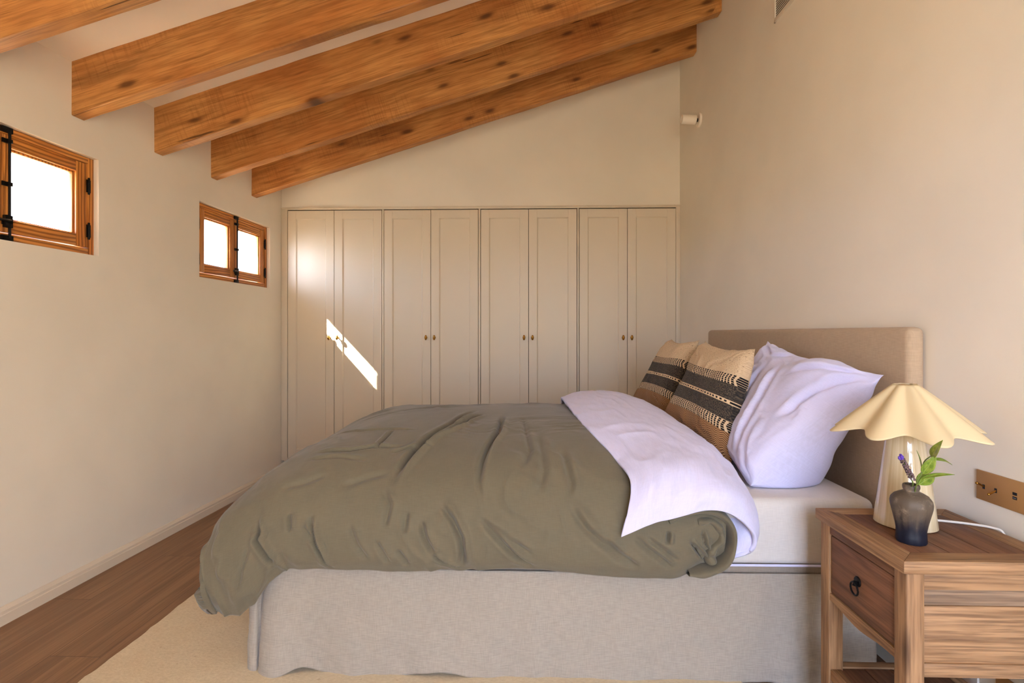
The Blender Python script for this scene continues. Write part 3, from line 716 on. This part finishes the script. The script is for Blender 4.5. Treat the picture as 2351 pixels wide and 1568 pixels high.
# ------------------------------------------------------------------ pillows
def pillow_mesh(name, C, bf, bb, mat, parent=None, org=(0, 0, 0), n=90, pull=.07, seed=1, wr=.006, zmin=.607, expo=.36, slump=.2, creases=(), bump=0.0, bsl=0.0, xmax=9.0, fine=1.0):
    NB, NT, FT, FB = [np.array(c, float) for c in C]
    u = np.linspace(-1, 1, n); v = np.linspace(-1, 1, n)
    # denser at the seams
    u = np.sin(u*math.pi/2*.92)/math.sin(math.pi/2*.92); v = u.copy()
    U, V = np.meshgrid(u, v, indexing='ij')
    Up = U*(1-pull*(1-V**2)); Vp = V*(1-pull*(1-U**2))
    a = (Up+1)/2; c = (Vp+1)/2
    Pm = ((1-a)*(1-c))[..., None]*NB+((1-a)*c)[..., None]*NT+(a*c)[..., None]*FT+(a*(1-c))[..., None]*FB
    Nn = np.cross((FT+FB)-(NT+NB), (NT+FT)-(NB+FB)); Nn /= np.linalg.norm(Nn)
    if Nn[0] > 0: Nn = -Nn
    t = (np.clip(1-np.abs(U)**3, 0, 1)*np.clip(1-np.abs(V)**3, 0, 1))**expo*(1-slump*V)
    t = t*sst(0.0, .34, 2-np.abs(U)-np.abs(V)+.02)**.7
    wob = fbm(U*1.4+seed, V*1.4, seed, 3)*.10+1
    # soft folds running from the corners and hems
    rad = np.arctan2(V-np.sign(V)*1.0, U-np.sign(U)*1.0)
    fold = fine*(wr*(ridge(rad*4+2*fbm(U*2, V*2, seed+3), np.hypot(U, V)*1.2, seed+5)-.4)*sst(0, .5, t)+wr*.7*fbm(U*6, V*3, seed+9, 4)*sst(0, .4, t))
    for (ln, w_, d_, sd_) in creases: fold = fold+crease(U, V, ln, w_*.75, d_, sd_)
    Fr = Pm+Nn*(bf*t*wob+fold)[..., None]; Bk = Pm-Nn*(bb*t*wob*(1-bsl*V))[..., None]; Bk[..., 0] = np.minimum(Bk[..., 0], xmax)
    Fr[..., 2] += bump*np.exp(-((U+.50)/.33)**2-((V-.68)/.33)**2)*sst(0, .3, t)
    seam = .004*vnoise(U*9, V*9, seed+2)*(1-t)
    Fr[..., 2] += seam; Bk[..., 2] += seam
    for Q in (Fr, Bk): 
        low = Q[..., 2] < zmin; Q[..., 2] = np.where(low, zmin+.0*(Q[..., 2]), Q[..., 2])
    me = bpy.data.meshes.new(name); I = np.arange(n*n).reshape(n, n)
    J = I+n*n; brd = np.zeros((n, n), bool); brd[0] = brd[-1] = True; brd[:, 0] = brd[:, -1] = True
    J = np.where(brd, I, J)
    def faces(K, flip):
        F = np.stack([K[:-1, :-1], K[1:, :-1], K[1:, 1:], K[:-1, 1:]], -1).reshape(-1, 4)
        return F[:, ::-1] if flip else F
    e1 = Pm[n//2+1, n//2]-Pm[n//2, n//2]; e2 = Pm[n//2, n//2+1]-Pm[n//2, n//2]
    fl_ = np.dot(np.cross(e1, e2), Nn) < 0
    F = np.vstack([faces(I, fl_), faces(J, not fl_)])
    Vv = np.vstack([Fr.reshape(-1, 3), Bk.reshape(-1, 3)])-np.array(org)
    uvg = np.stack([(U+1)/2, (V+1)/2], -1).reshape(-1, 2); uvg = np.vstack([uvg, uvg])
    me.from_pydata(Vv.tolist(), [], F.tolist())
    uv = me.uv_layers.new(name='UVMap'); uv.data.foreach_set('uv', uvg[F.reshape(-1)].astype(np.float32).ravel())
    me.polygons.foreach_set('use_smooth', [True]*len(me.polygons)); me.update()
    bmq = bmesh.new(); bmq.from_mesh(me); bmesh.ops.delete(bmq, geom=[q for q in bmq.verts if not q.link_faces], context='VERTS'); bmq.to_mesh(me); bmq.free()
    return link(name, me, mat, parent)

o = pillow_mesh('pillow', [(0.779, 1.850, 0.612), (1.140, 1.705, 1.012), (1.088, 2.400, 1.113), (0.870, 2.480, 0.640)], .088, .20, M['sheetw'], seed=3, wr=.004, pull=.09, slump=.25, bsl=.35, xmax=1.190, bump=.05, creases=[([(-.97, .95), (-.8, .45), (-.72, -.1)], .05, .016, .6), ([(-.95, .97), (-.55, .62), (-.2, .5)], .05, .014, .6), ([(.15, .75), (-.1, .2), (-.35, -.35), (-.55, -.85)], .055, .022, .8), ([(.45, .6), (.3, .1), (.05, -.4)], .05, .014, .6), ([(-.95, -.95), (-.6, -.55), (-.45, -.2)], .06, .009, .6), ([(-.2, -.95), (.0, -.55), (.3, -.3)], .06, .008, .6), ([(.2, .95), (.5, .8), (.9, .92)], .05, .012, .5), ([(.6, -.2), (.75, .2), (.7, .6)], .05, .012, .6)])
tag(o, 'large square white linen pillow slumped against the headboard behind the front cushion', 'pillow')

def cushion_mat():
    m = Mat('woven_stripe_wool', rough=.95, spec=.1, Sheen_Weight=.1)
    v = m.coord('UV'); x, y, _ = m.sep(v); t = m.sub(1.0, y)  # t from the top
    cream, blk, brn, char = lin(206, 180, 146), lin(24, 24, 28), lin(128, 84, 46), lin(62, 56, 50)
    wn = m.noise(m.map(v, (120, 120, 1)), 1, 3, .7)
    fl = m.rng(m.noise(m.map(v, (60, 100, 1)), 1, 1), .66, .70)
    c_cream = m.mix(m.mul(fl, .75), m.mix(m.rng(wn, .3, .7), lin(186, 160, 128), lin(216, 192, 158)), lin(84, 66, 54))
    tw = m.noise(m.map(v, (150, 70, 1)), 1, 2, .6)
    c_char = m.mix(m.rng(tw, .40, .68), lin(44, 42, 42), lin(98, 86, 72))
    c_char = m.mix(m.rng(m.noise(m.map(v, (90, 90, 1)), 1, 2), .66, .74), c_char, lin(126, 82, 50))
    def chk(nx, ny, sl, lo, hi):
        tt = m.math('DIVIDE', m.sub(t, lo), hi-lo)
        arrow = m.math('ABSOLUTE', m.sub(tt, .5))
        px_ = m.math('FRACT', m.add(m.mul(x, nx), m.mul(arrow, sl)))
        bars = m.math('LESS_THAN', px_, .58)
        ry = m.math('FRACT', m.mul(tt, ny)); lines = m.math('GREATER_THAN', ry, .22)
        return m.mix(m.mul(bars, lines), cream, blk)
    b1 = chk(34, 5, .8, .27, .36); b2 = chk(34, 5, .8, .665, .755)
    dt = m.math('LESS_THAN', m.math('FRACT', m.mul(x, 26)), .5)
    dl = m.math('LESS_THAN', m.math('ABSOLUTE', m.sub(t, .5125)), .008)
    c_line = m.mix(m.mul(dt, dl), cream, blk)
    zg = m.math('PINGPONG', m.mul(x, 24), .5); hb_ = m.math('FRACT', m.add(m.mul(t, 60), m.mul(zg, 2.2)))
    c_brn = m.mix(m.rng(hb_, .35, .6), lin(92, 60, 38), lin(168, 128, 88))
    c = c_cream
    tt = m.add(t, m.mul(m.sub(m.noise(m.map(v, (60, 4, 1)), 1, 2), .5), .008))
    for lo, cc in ((.27, b1), (.36, c_char), (.495, c_line), (.53, c_char), (.665, b2), (.755, c_brn)):
        c = m.mix(m.math('GREATER_THAN', tt, lo), c, cc)
    m.set('Base Color', c); m.bump(m.add(wn, m.mul(tw, .6)), .5, .004)
    return m.m
M['cush'] = cushion_mat()
o = pillow_mesh('cushion', [(0.789, 2.050, 0.631), (0.922, 2.140, 1.086), (0.884, 2.620, 1.110), (0.658, 2.560, 0.694)], .085, .06, M['cush'], seed=11, wr=.004, slump=.1, pull=.125, zmin=.61)
tag(o, 'striped woven wool cushion nearest the camera, leaning on the white pillow', 'cushion', 'striped wool cushions')
o = pillow_mesh('cushion', [(0.757, 2.700, 0.674), (0.894, 2.740, 1.115), (0.859, 3.140, 1.112), (0.610, 3.100, 0.703)], .08, .055, M['cush'], seed=17, wr=.004, slump=.1, pull=.125, zmin=.61)
tag(o, 'striped woven wool cushion at the far side of the bed, behind the nearer cushion', 'cushion', 'striped wool cushions')

# ------------------------------------------------------------------ nightstand
NX0, NX1, NY0, NY1, NT = .858, 1.237, 1.217, 1.584, .630
ns = thing('nightstand', 'reclaimed elm nightstand with one drawer beside the bed', 'nightstand', ((NX0+NX1)/2, (NY0+NY1)/2, 0))
no = tuple(ns.location)
fwid = .052; tz0 = NT-.030
b = MB(no)
for i in range(3):
    a = NX0+fwid+.0008+i*(NX1-NX0-2*fwid)/3; c = NX0+fwid-.0008+(i+1)*(NX1-NX0-2*fwid)/3
    b.box((a, NY0+fwid+.0006, tz0+.004), (c, NY1-fwid-.0006, NT-.0004), .0012)
tpo = b.build('table_top', M['elmdraw'], ns)
# mitred frame boards round the centre panel
for poly, mt_ in (([(NX0, NY0), (NX1, NY0), (NX1-fwid, NY0+fwid), (NX0+fwid, NY0+fwid)], 'elmx'), ([(NX1, NY1), (NX0, NY1), (NX0+fwid, NY1-fwid), (NX1-fwid, NY1-fwid)], 'elmx'),
                  ([(NX0, NY1), (NX0, NY0), (NX0+fwid, NY0+fwid), (NX0+fwid, NY1-fwid)], 'elmy'), ([(NX1, NY0), (NX1, NY1), (NX1-fwid, NY1-fwid), (NX1-fwid, NY0+fwid)], 'elmy')):
    b = MB(no); b.prism(poly, 'z', tz0, NT, .0018); b.build('frame_board', M[mt_], tpo)
ov = .010; L = .042; lx0, lx1, ly0, ly1 = NX0+ov, NX1-ov, NY0+ov*.6, NY1-ov
legs = []
for (a, c) in ((lx0, ly0), (lx1-L, ly0), (lx0, ly1-L), (lx1-L, ly1-L)):
    b = MB(no); b.box((a, c, 0), (a+L, c+L, tz0), .004, 3); b.build('leg', M['elmz'], ns)
# near and far sides: top rail, panel boards, bottom rail
for (ya, yb) in ((ly0+.003, ly0+.028), (ly1-.028, ly1-.003)):
    for za, zb in ((.561, tz0), (.360, .392)):
        b = MB(no); b.box((lx0+L, ya, za), (lx1-L, yb, zb), .002); b.build('side_rail', M['elmx'], ns)
    b = MB(no); b.box((lx0+L, ya+.006, .523), (lx1-L, yb-.004, .562), .002); b.build('side_panel', M['elmgrey'], ns)
    b = MB(no); b.box((lx0+L, ya+.005, .391), (lx1-L, yb-.004, .522), .003); b.build('side_panel', M['elmx'], ns)
b = MB(no); b.box((lx0+.003, ly0+L, .572), (lx0+.03, ly1-L, tz0), .002); b.build('front_rail', M['elmdraw'], ns)
# scalloped lower rail under the drawer
b = MB(no)
pts = [(ly0+L, .400)]+[(ly0+L+(ly1-ly0-2*L)*t, .374+.004*math.sin(t*9)+.007*abs(2*t-1)**3) for t in np.linspace(0, 1, 22)]
pts = [(ly0+L, .402), (ly1-L, .402)]+pts[1:][::-1]
b.prism(pts, 'x', lx0+.003, lx0+.030); b.build('front_rail', M['elmy'], ns)
b = MB(no); b.box((lx1-.028, ly0+L, .36), (lx1-.004, ly1-L, tz0)); b.build('back_panel', M['elmy'], ns)
b = MB(no); b.box((lx0+.005, ly0+L+.003, .405), (lx0+.30, ly1-L-.003, .569), .003); dw = b.build('drawer', M['elmdraw'], ns)
yc, zc = (ly0+ly1)/2+.008, .488; xf = lx0+.005
MX = Matrix.Translation((xf, yc, zc)) @ Matrix.Rotation(-math.pi/2, 4, 'Y')
b = MB(no); b.lathe([(0, .004), (.012, .0035), (.0135, .0015), (.0135, -.001)], 24, MX @ Matrix.Translation((.006, 0, 0)))
b.tube([(xf-.001, yc, zc+.004), (xf-.012, yc, zc+.006), (xf-.013, yc, zc-.002), (xf-.006, yc, zc-.004)], .003, 8)
b.tube([(xf-.010-.001*math.cos(a), yc+.0155*math.sin(a), zc-.0125+.0165*math.cos(a)) for a in [2*math.pi*k/28 for k in range(28)]], .0026, 8, closed=True)
b.build('ring_pull', M['iron'], dw)
for a, c, mt_ in (((lx0+.006, ly0+.02), (lx0+.036, ly1-.02), 'elmy'), ((lx1-.036, ly0+.02), (lx1-.006, ly1-.02), 'elmy'), ((lx0+.03, ly0+.004), (lx1-.03, ly0+.03), 'elmx'), ((lx0+.03, ly1-.03), (lx1-.03, ly1-.004), 'elmx')):
    b = MB(no); b.box((*a, .150), (*c, .182), .002); b.build('shelf_rail', M[mt_], ns)
b = MB(no)
for i in range(4):
    a = lx0+.037+i*(lx1-lx0-.074)/4; b.box((a, ly0+.031, .158), (a+(lx1-lx0-.074)/4-.002, ly1-.031, .1775), .001)
b.build('shelf', M['elmdraw'], ns)

# ------------------------------------------------------------------ lamp
LX, LY = 1.0295, 1.4553
lamp = thing('table_lamp', 'cream table lamp with glazed cone foot and scalloped shade on the nightstand', 'lamp', (LX, LY, NT))
m = Mat('cream_glaze', rough=.12, spec=.6); v = m.coord(); x, y, z = m.sep(v)
st = m.noise(m.comb(m.mul(m.math('ARCTAN2', y, x), 7), m.mul(z, .6)), 1, 3)
m.set('Base Color', m.mix(m.rng(st, .35, .65), lin(190, 172, 138), lin(206, 192, 162))); m.set('Coat Weight', .5); M['glaze'] = m.m
b = MB(); b.lathe([(.0, 0), (.068, 0), (.0725, .003), (.072, .008), (.0675, .045), (.0575, .130), (.046, .220), (.039, .275), (.034, .283), (.012, .285), (.012, .33), (.0, .33)], 64)
b.build('lamp_foot', M['glaze'], lamp)
nsc = 8; n = 193; k = 30
ph = np.linspace(0, 2*math.pi, n); hh = np.linspace(0, 1, k)
PH, HH = np.meshgrid(ph, hh, indexing='ij')
wv = np.cos(nsc*PH+1.75)
R = .025+.134*HH**.94+(.002+.023*HH**1.1)*wv+.003*np.sin(3*PH)*HH
Z = .381-.132*HH+.007*HH**2*(1-wv)+.003*HH*np.sin(2*PH+1)
P = np.stack([R*np.cos(PH), R*np.sin(PH), Z], -1)
rot = np.array(Matrix.Rotation(math.radians(-1.7), 3, 'Y'))
P = (P-np.array([0, 0, .381])) @ rot.T+np.array([0, 0, .381])
m = Mat('cream_lampshade', lin(208, 190, 152), .6, spec=.25); v = m.coord(); m.bump(m.noise(v, 60, 3), .05, .002); M['shade'] = m.m
sh = grid('lamp_shade', P, np.stack([PH, HH], -1), M['shade'], lamp)
bmq = bmesh.new(); bmq.from_mesh(sh.data); bmesh.ops.remove_doubles(bmq, verts=bmq.verts[:], dist=1e-5); bmesh.ops.recalc_face_normals(bmq, faces=bmq.faces[:]); bmq.to_mesh(sh.data); bmq.free()
md = sh.modifiers.new('t', 'SOLIDIFY'); md.thickness = .0022; md.offset = 0
b = MB(); b.tube([(.023*math.cos(a), .023*math.sin(a), .377) for a in [2*math.pi*q/40 for q in range(40)]], .0016, 6, closed=True)
for a in (0, 2.1, 4.2): b.tube([(.023*math.cos(a), .023*math.sin(a), .377), (.01*math.cos(a), .01*math.sin(a), .325)], .0015, 6)
b.build('shade_ring', M['brass'], lamp)
b = MB((LX, LY, NT)); cz = NT+.0042
b.tube([tuple(p) for p in crom([(1.085, 1.455, cz), (1.12, 1.475, cz), (1.165, 1.463, cz), (1.205, 1.445, cz), (1.232, 1.424, cz), (1.2445, 1.405, cz-.006), (1.247, 1.395, NT-.05), (1.246, 1.39, NT-.2)], 50)], .0032, 8)
m = Mat('clear_cord', lin(214, 208, 200), .15, spec=.7); M['cord'] = m.m
b.build('power_cord', M['cord'], lamp)

# ------------------------------------------------------------------ vase and sprigs
def at(u, v, y):  # a point at depth y in the direction of the photo's pixel (same camera as below)
    th = math.atan(35/1200); a = (u-1175.5)/1200; bb = -(v-765)/1200
    d = (-math.sin(th)+a*math.cos(th), math.cos(th)+a*math.sin(th), bb); t = y/d[1]; return (d[0]*t, y, 1.15+bb*t)
VX, VY = 0.9585, 1.3340
m = Mat('reactive_glaze', rough=.55, spec=.35); v = m.coord(); x, y, z = m.sep(v)
no_ = m.noise(v, 45, 5, .7); st = m.noise(m.comb(m.mul(m.math('ARCTAN2', y, x), 2.5), m.mul(z, 6)), 1, 3)
h_ = m.add(z, m.add(m.mul(m.sub(st, .5), .07), m.mul(m.sub(no_, .5), .03)))
c = m.mix(m.rng(h_, .03, .085), lin(13, 17, 34), lin(86, 74, 62)); c = m.mix(m.mul(m.rng(no_, .5, .75), m.rng(h_, .04, .1)), c, lin(128, 112, 96))
m.set('Base Color', c); m.bump(no_, .25, .002); M['vase'] = m.m
vs = thing('vase', 'small dark blue and grey fluted stoneware vase on the nightstand, in front of the lamp', 'vase', (VX, VY, NT))
VS = .86
fl8 = lambda a, z: 1-.035*abs(math.sin(4*a+.4))**4*max(0, min(1, (.125-z)/.03))
b = MB(); b.lathe([(r*VS, z_) for (r, z_) in [(0, 0), (.036, 0), (.0385, .004), (.0375, .018), (.037, .03), (.040, .045), (.046, .068), (.0515, .088), (.0525, .098), (.050, .107), (.042, .116), (.030, .122), (.0205, .126), (.0185, .129), (.0205, .132), (.0215, .137), (.0205, .142), (.0185, .1435), (.0155, .1425), (.0145, .136), (.015, .128), (.028, .118), (.044, .095), (.03, .03), (0, .012)]], 72, mod=fl8)
b.build('vase_body', M['vase'], vs, 60)
M['stem'] = plain('green_stem', (92, 110, 48), .5); 
m = Mat('leaf_green', rough=.42, spec=.4); v = m.coord('UV'); x, y, z = m.sep(v)
rib = m.rng(m.math('ABSOLUTE', m.sub(y, .5)), .0, .05, 1, 0)
vn = m.math('SINE', m.mul(m.sub(m.mul(x, 9), m.mul(m.math('ABSOLUTE', m.sub(y, .5)), 7)), 6.28))
c = m.mix(m.rng(m.noise(v, 5, 2), .3, .7), lin(88, 118, 34), lin(134, 152, 58)); c = m.mix(m.mul(rib, .6), c, lin(160, 176, 90)); c = m.mix(m.mul(m.rng(vn, .6, 1), .2), c, lin(70, 96, 30))
m.set('Base Color', c); m.bump(vn, .1, .001); m.set('Subsurface Weight', .1); M['leaf'] = m.m
def leaf(name, base, tip, w, up, parent, org, curl=.12):
    base, tip = np.array(base), np.array(tip); ax = tip-base; Ln = np.linalg.norm(ax); ax = ax/Ln
    up = np.array(up, float); sd = np.cross(ax, up); sd /= np.linalg.norm(sd); up = np.cross(sd, ax)
    n, k = 22, 9; t = np.linspace(0, 1, n); s = np.linspace(-1, 1, k); T, Sx = np.meshgrid(t, s, indexing='ij')
    wd = w*np.sin(np.pi*T**.85)**.85*(1-.25*T); wd[0] *= 0; wd = np.maximum(wd, .0004)
    P = base+ax*(T*Ln)[..., None]+sd*(Sx*wd)[..., None]+up*(np.abs(Sx)*wd*.35+curl*Ln*(np.sin(np.pi*T))*.8-.0)[..., None]
    o = grid(name, P, np.stack([T, (Sx+1)/2], -1), M['leaf'], parent, org); md = o.modifiers.new('t', 'SOLIDIFY'); md.thickness = .0007
    return o
sp = thing('leafy_sprig', 'green leafy sprig standing in the small dark vase', 'sprig', (VX, VY, NT+.10)); so = tuple(sp.location)
b = MB(so); stemp = crom([(VX+.002, VY, NT+.012), (VX+.006, VY, NT+.10), at(2105, 1110, 1.30), at(2116, 1085, 1.298), at(2122, 1060, 1.30), at(2140, 1045, 1.30)], 24)
b.tube([tuple(p) for p in stemp], .0014, 8); b.build('stem', M['stem'], sp)
for (bs_, tp_, w, up, cu) in (((2118, 1088, 1.300), (2149, 1044, 1.275), .0135, (-.5, -1, .1), .05), ((2140, 1050, 1.290), (2165, 1010, 1.225), .0105, (-.8, -.7, .3), .06),
                        ((2142, 1056, 1.303), (2186, 1068, 1.315), .0085, (0, -.4, 1), .10), ((2113, 1100, 1.298), (2192, 1090, 1.285), .0085, (.1, -.35, 1), .06),
                        ((2108, 1112, 1.300), (2145, 1090, 1.325), .0135, (.2, -.9, .5), .08), ((2115, 1082, 1.305), (2104, 1034, 1.320), .006, (.8, -.5, 0), .05),
                        ((2106, 1114, 1.302), (2122, 1080, 1.315), .009, (-.6, -.8, .2), .05)):
    leaf('leaf', at(*bs_), at(*tp_), w, up, sp, so, cu)
lv = thing('lavender_sprig', 'purple-tipped dried lavender flower head standing in the small dark vase', 'lavender', (VX, VY, NT+.10)); lo_ = tuple(lv.location)
b = MB(lo_); b.tube([tuple(p) for p in crom([(VX-.002, VY+.002, NT+.012), (VX-.002, VY+.003, NT+.12), at(2096, 1112, 1.305), at(2090, 1095, 1.303), at(2070, 1052, 1.300)], 20)], .0016, 8); b.build('stem', M['stem'], lv)
p0, p1 = np.array(at(2095, 1100, 1.304)), np.array(at(2070, 1052, 1.30)); rg = random.Random(3)
b = MB(lo_)
for i in range(110):
    t = rg.random()**.9; c = p0+(p1-p0)*t; a = rg.random()*6.283; r = .0062*(1-.35*t)
    c = c+np.array([math.cos(a)*r, math.sin(a)*r, rg.uniform(-.002, .002)]); b.sphere(tuple(c), .0021, (1, 1, 1.3), 6, 5)
m = Mat('dry_lavender', rough=.8); m.set('Base Color', m.mix(m.rng(m.noise(m.coord(), 500, 2), .4, .65), lin(66, 48, 62), lin(128, 104, 96))); M['lav'] = m.m
b.build('flower_spike', M['lav'], lv)
b = MB(lo_)
for i in range(26):
    a = rg.random()*6.283; c = p1+np.array([math.cos(a)*.006*rg.random(), math.sin(a)*.006*rg.random(), rg.uniform(-.004, .008)]); b.sphere(tuple(c), .0026, (1.2, 1.2, .9), 6, 5)
b.build('petals', plain('violet_petals', (92, 58, 168), .6), lv)

# ------------------------------------------------------------------ wall fittings on the right wall
RZR = math.atan2(1, -.01708)  # local x along the wall, away from the camera; local y into the wall's left side = the room
def rwall(y, z): return (xr(y), y, z)
def MR(y, z): return Matrix.Translation(rwall(y, z)) @ Matrix.Rotation(RZR, 4, 'Z')
# after this local: +x = deeper, +y = into the room, z up
def wthing(name, lab, cat, y, z):
    return thing(name, lab, cat, rwall(y, z), RZR)
sw = wthing('switch_plate', 'satin brass switch plate with two toggles on the right wall above the nightstand', 'light switch', 1.405, .73)
MB().box((-.10, .0005, -.0405), (.094, .005, .0405), .0012).build('plate', M['platebrass'], sw)
for (x_, up_) in ((.070, 1), (.034, -1)):
    b = MB(); b.tube([(0, .004, 0), (0, .011, up_*.004), (0, .024, up_*.010)], [.0021, .0022, .0030], 8); b.sphere((0, .024, up_*.010), .0038)
    t = b.build('toggle_switch', M['brass'], sw); t.location = (x_, 0, -.002)
    MB().box((-.0035, .0048, -.006-.0*up_), (.0035, .0056, .006)).build('toggle_slot', M['black'], t)
b = MB()
for dz in (.0055, -.0055): b.box((-.006, .0045, dz-.0038), (.006, .0056, dz+.0038), .0003)
u_ = b.build('usb_socket', M['black'], sw); u_.location = (-.020, 0, .0); 
b = MB(); b.box((-.0045, .0050, -.0068), (.0045, .0060, -.0045)); b.build('contact_tongue', M['steel'], u_)
pl = wthing('socket_plate', 'dark brass power socket plate low on the right wall under the nightstand', 'socket', 1.345, .202)
MB().box((-.10, .0005, -.0425), (.095, .005, .0425), .0012).build('plate', M['platebrass'], pl)
b = MB(); b.lathe([(.021, .004), (.021, .006), (.019, .0065), (.0, .0065)], 28, Matrix.Translation((.040, 0, .0)) @ Matrix.Rotation(-math.pi/2, 4, 'X')); b.build('socket_outlet', M['black'], pl)
pg = wthing('power_plug', 'plug with pale cord in the brass socket under the nightstand', 'plug', 1.385, .202)
b = MB(); b.lathe([(.017, .0065), (.018, .012), (.015, .030), (.008, .036), (.0, .036)], 24, Matrix.Rotation(-math.pi/2, 4, 'X')); b.build('plug_body', M['white'], pg)
b = MB(); b.tube([tuple(p) for p in crom([(0, .034, 0), (-.01, .05, -.02), (-.02, .045, -.09), (-.02, .03, -.16), (.02, .02, -.195)], 30)], .003, 8); b.build('cord', M['cord'], pg)
cb = MB(); cb.tube([tuple(p) for p in crom([(1.246, 1.462, .42), (1.244, 1.462, .30), (1.232, 1.466, .20), (1.24, 1.45, .08), (1.235, 1.42, .004)], 30)], .0032, 8)
tag(cb.build('cable', M['cord']), 'grey cable hanging down the right wall behind the nightstand', 'cable')
spt = wthing('wall_spotlight', 'small white cylindrical spotlight on the right wall near the wardrobe corner', 'spotlight', 3.74, 2.66)
RX = Matrix.Rotation(-math.pi/2, 4, 'X')
b = MB(); b.lathe([(.050, 0), (.050, .010), (.046, .014), (.0, .014)], 36, RX); b.build('wall_base', M['white'], spt)
b = MB(); b.tube([(0, .012, 0), (0, .030, 0)], .012, 14); b.build('swivel', M['gapdark'], spt)
b = MB(); b.lathe([(.0, .0), (.030, .0), (.0325, .003), (.0325, .100), (.0295, .100), (.0295, .082), (.0, .082)], 36, Matrix.Translation((0, .028, .001)) @ Matrix.Rotation(math.radians(4), 4, 'X') @ RX); b.build('lamp_head', M['white'], spt)
gr_ = wthing('ventilation_grille', 'white slatted air vent grille high on the right wall, cut off by the top edge', 'air vent', 2.652, 2.70)
b = MB(); GL, GH = .9, .34
b.box((-GL, .0, 0), (0, .006, .022), .001); b.box((-GL, 0, GH-.022), (0, .006, GH), .001); b.box((-.010, 0, .0), (0, .006, GH), .001); b.box((-GL, 0, 0), (-GL+.01, .006, GH), .001); b.build('grille_frame', M['wall'], gr_)
b = MB()
z = .024
while z < GH-.028:
    b.box((-GL+.01, .0012, z+.0075), (-.010, .0026, z+.0118)); z += .0118
b.build('louvres', M['wall'], gr_)
MB().box((-GL+.01, .0003, .02), (-.01, .0009, GH-.02)).build('duct_back', M['black'], gr_)
b = MB(); b.tube([tuple(p) for p in crom([(-1.965, 4.215, .116), (-1.952, 4.195, .098), (-1.945, 4.195, .06), (-1.947, 4.20, .02), (-1.93, 4.21, .004), (-1.85, 4.215, .004)], 30)], .006, 8)
tag(b.build('cable', M['black']), 'short black cable drooping from under the wardrobe by the left wall', 'cable')

# ------------------------------------------------------------------ light
w = bpy.data.worlds.new('sky'); S.world = w; w.use_nodes = True; nt = w.node_tree
bg = nt.nodes['Background']; tc = nt.nodes.new('ShaderNodeTexCoord'); sx = nt.nodes.new('ShaderNodeSeparateXYZ'); nt.links.new(tc.outputs['Generated'], sx.inputs[0])
rp = nt.nodes.new('ShaderNodeValToRGB'); mr = nt.nodes.new('ShaderNodeMapRange'); mr.inputs[1].default_value = -1; mr.inputs[2].default_value = 1
nt.links.new(sx.outputs[2], mr.inputs[0]); nt.links.new(mr.outputs[0], rp.inputs[0])
e = rp.color_ramp.elements; e[0].position = .0; e[0].color = (.80, .74, .56, 1); e[1].position = .49; e[1].color = (.80, .74, .56, 1)
q = e.new(.515); q.color = (.92, 1.10, 1.36, 1); q = e.new(.62); q.color = (.86, 1.10, 1.52, 1); q = e.new(1.0); q.color = (.72, 1.0, 1.55, 1)
# hazy glow low in the sky on the sunny side
dp = nt.nodes.new('ShaderNodeVectorMath'); dp.operation = 'DOT_PRODUCT'; dp.inputs[1].default_value = Vector((-.55, -.83, .05)).normalized(); nt.links.new(tc.outputs['Generated'], dp.inputs[0])
gm = nt.nodes.new('ShaderNodeMapRange'); gm.interpolation_type = 'SMOOTHSTEP'; gm.inputs[1].default_value = .90; gm.inputs[2].default_value = 1.0; gm.inputs[4].default_value = 2.3; nt.links.new(dp.outputs['Value'], gm.inputs[0])
gx = nt.nodes.new('ShaderNodeMix'); gx.data_type = 'RGBA'; gx.blend_type = 'ADD'; gx.clamp_result = False; gx.inputs[7].default_value = (.80, .88, 1.10, 1); nt.links.new(gm.outputs[0], gx.inputs[0]); nt.links.new(rp.outputs[0], gx.inputs[6])
gx.clamp_factor = False; nt.links.new(gx.outputs[2], bg.inputs[0]); bg.inputs[1].default_value = 6.0
def sun(d, strength, ang, col):
    L = bpy.data.lights.new('sun', 'SUN'); L.energy = strength; L.angle = ang; L.color = col; o = bpy.data.objects.new('sun', L); COL.objects.link(o)
    o.rotation_euler = Vector(d).to_track_quat('-Z', 'Y').to_euler(); return o
sun((1, 1/1.6, -1.08), 56, .009, (1, .95, .78))
def portal(loc, rot, sx_, sy_):
    L = bpy.data.lights.new('window_portal', 'AREA'); L.shape = 'RECTANGLE'; L.size = sx_; L.size_y = sy_; L.cycles.is_portal = True
    o = bpy.data.objects.new('window_portal', L); COL.objects.link(o); o.location = loc; o.rotation_euler = rot
portal(((OX0+OX1)/2, REAR-.255, OZ/2), (math.pi/2, 0, 0), OX1-OX0, OZ)
for wd in ():
    c = ML @ Vector(((wd[0]+wd[1])/2, WT+.005, (wd[2]+wd[3])/2))
    o_ = Vector((ty, -tx, 0)); rt = o_.to_track_quat('-Z', 'Z').to_euler(); portal(c, rt, wd[1]-wd[0], wd[3]-wd[2])

# ------------------------------------------------------------------ camera
cam = bpy.data.cameras.new('camera'); co = bpy.data.objects.new('camera', cam); COL.objects.link(co)
cam.sensor_width = 36; cam.lens = 1200/2351*36; cam.clip_start = .02
co.location = (0, 0, 1.15); co.rotation_euler = (math.pi/2, 0, math.atan(35/1200)); cam.shift_y = -19/2351
S.camera = co
S.view_settings.view_transform = 'Standard'; S.view_settings.look = 'None'; S.view_settings.gamma = 1; S.view_settings.exposure = 0.85
try: S.view_settings.use_curve_mapping = False
except Exception: pass
S.cycles.max_bounces = 14; S.cycles.diffuse_bounces = 10; S.cycles.use_denoising = True; S.cycles.sample_clamp_indirect = 6
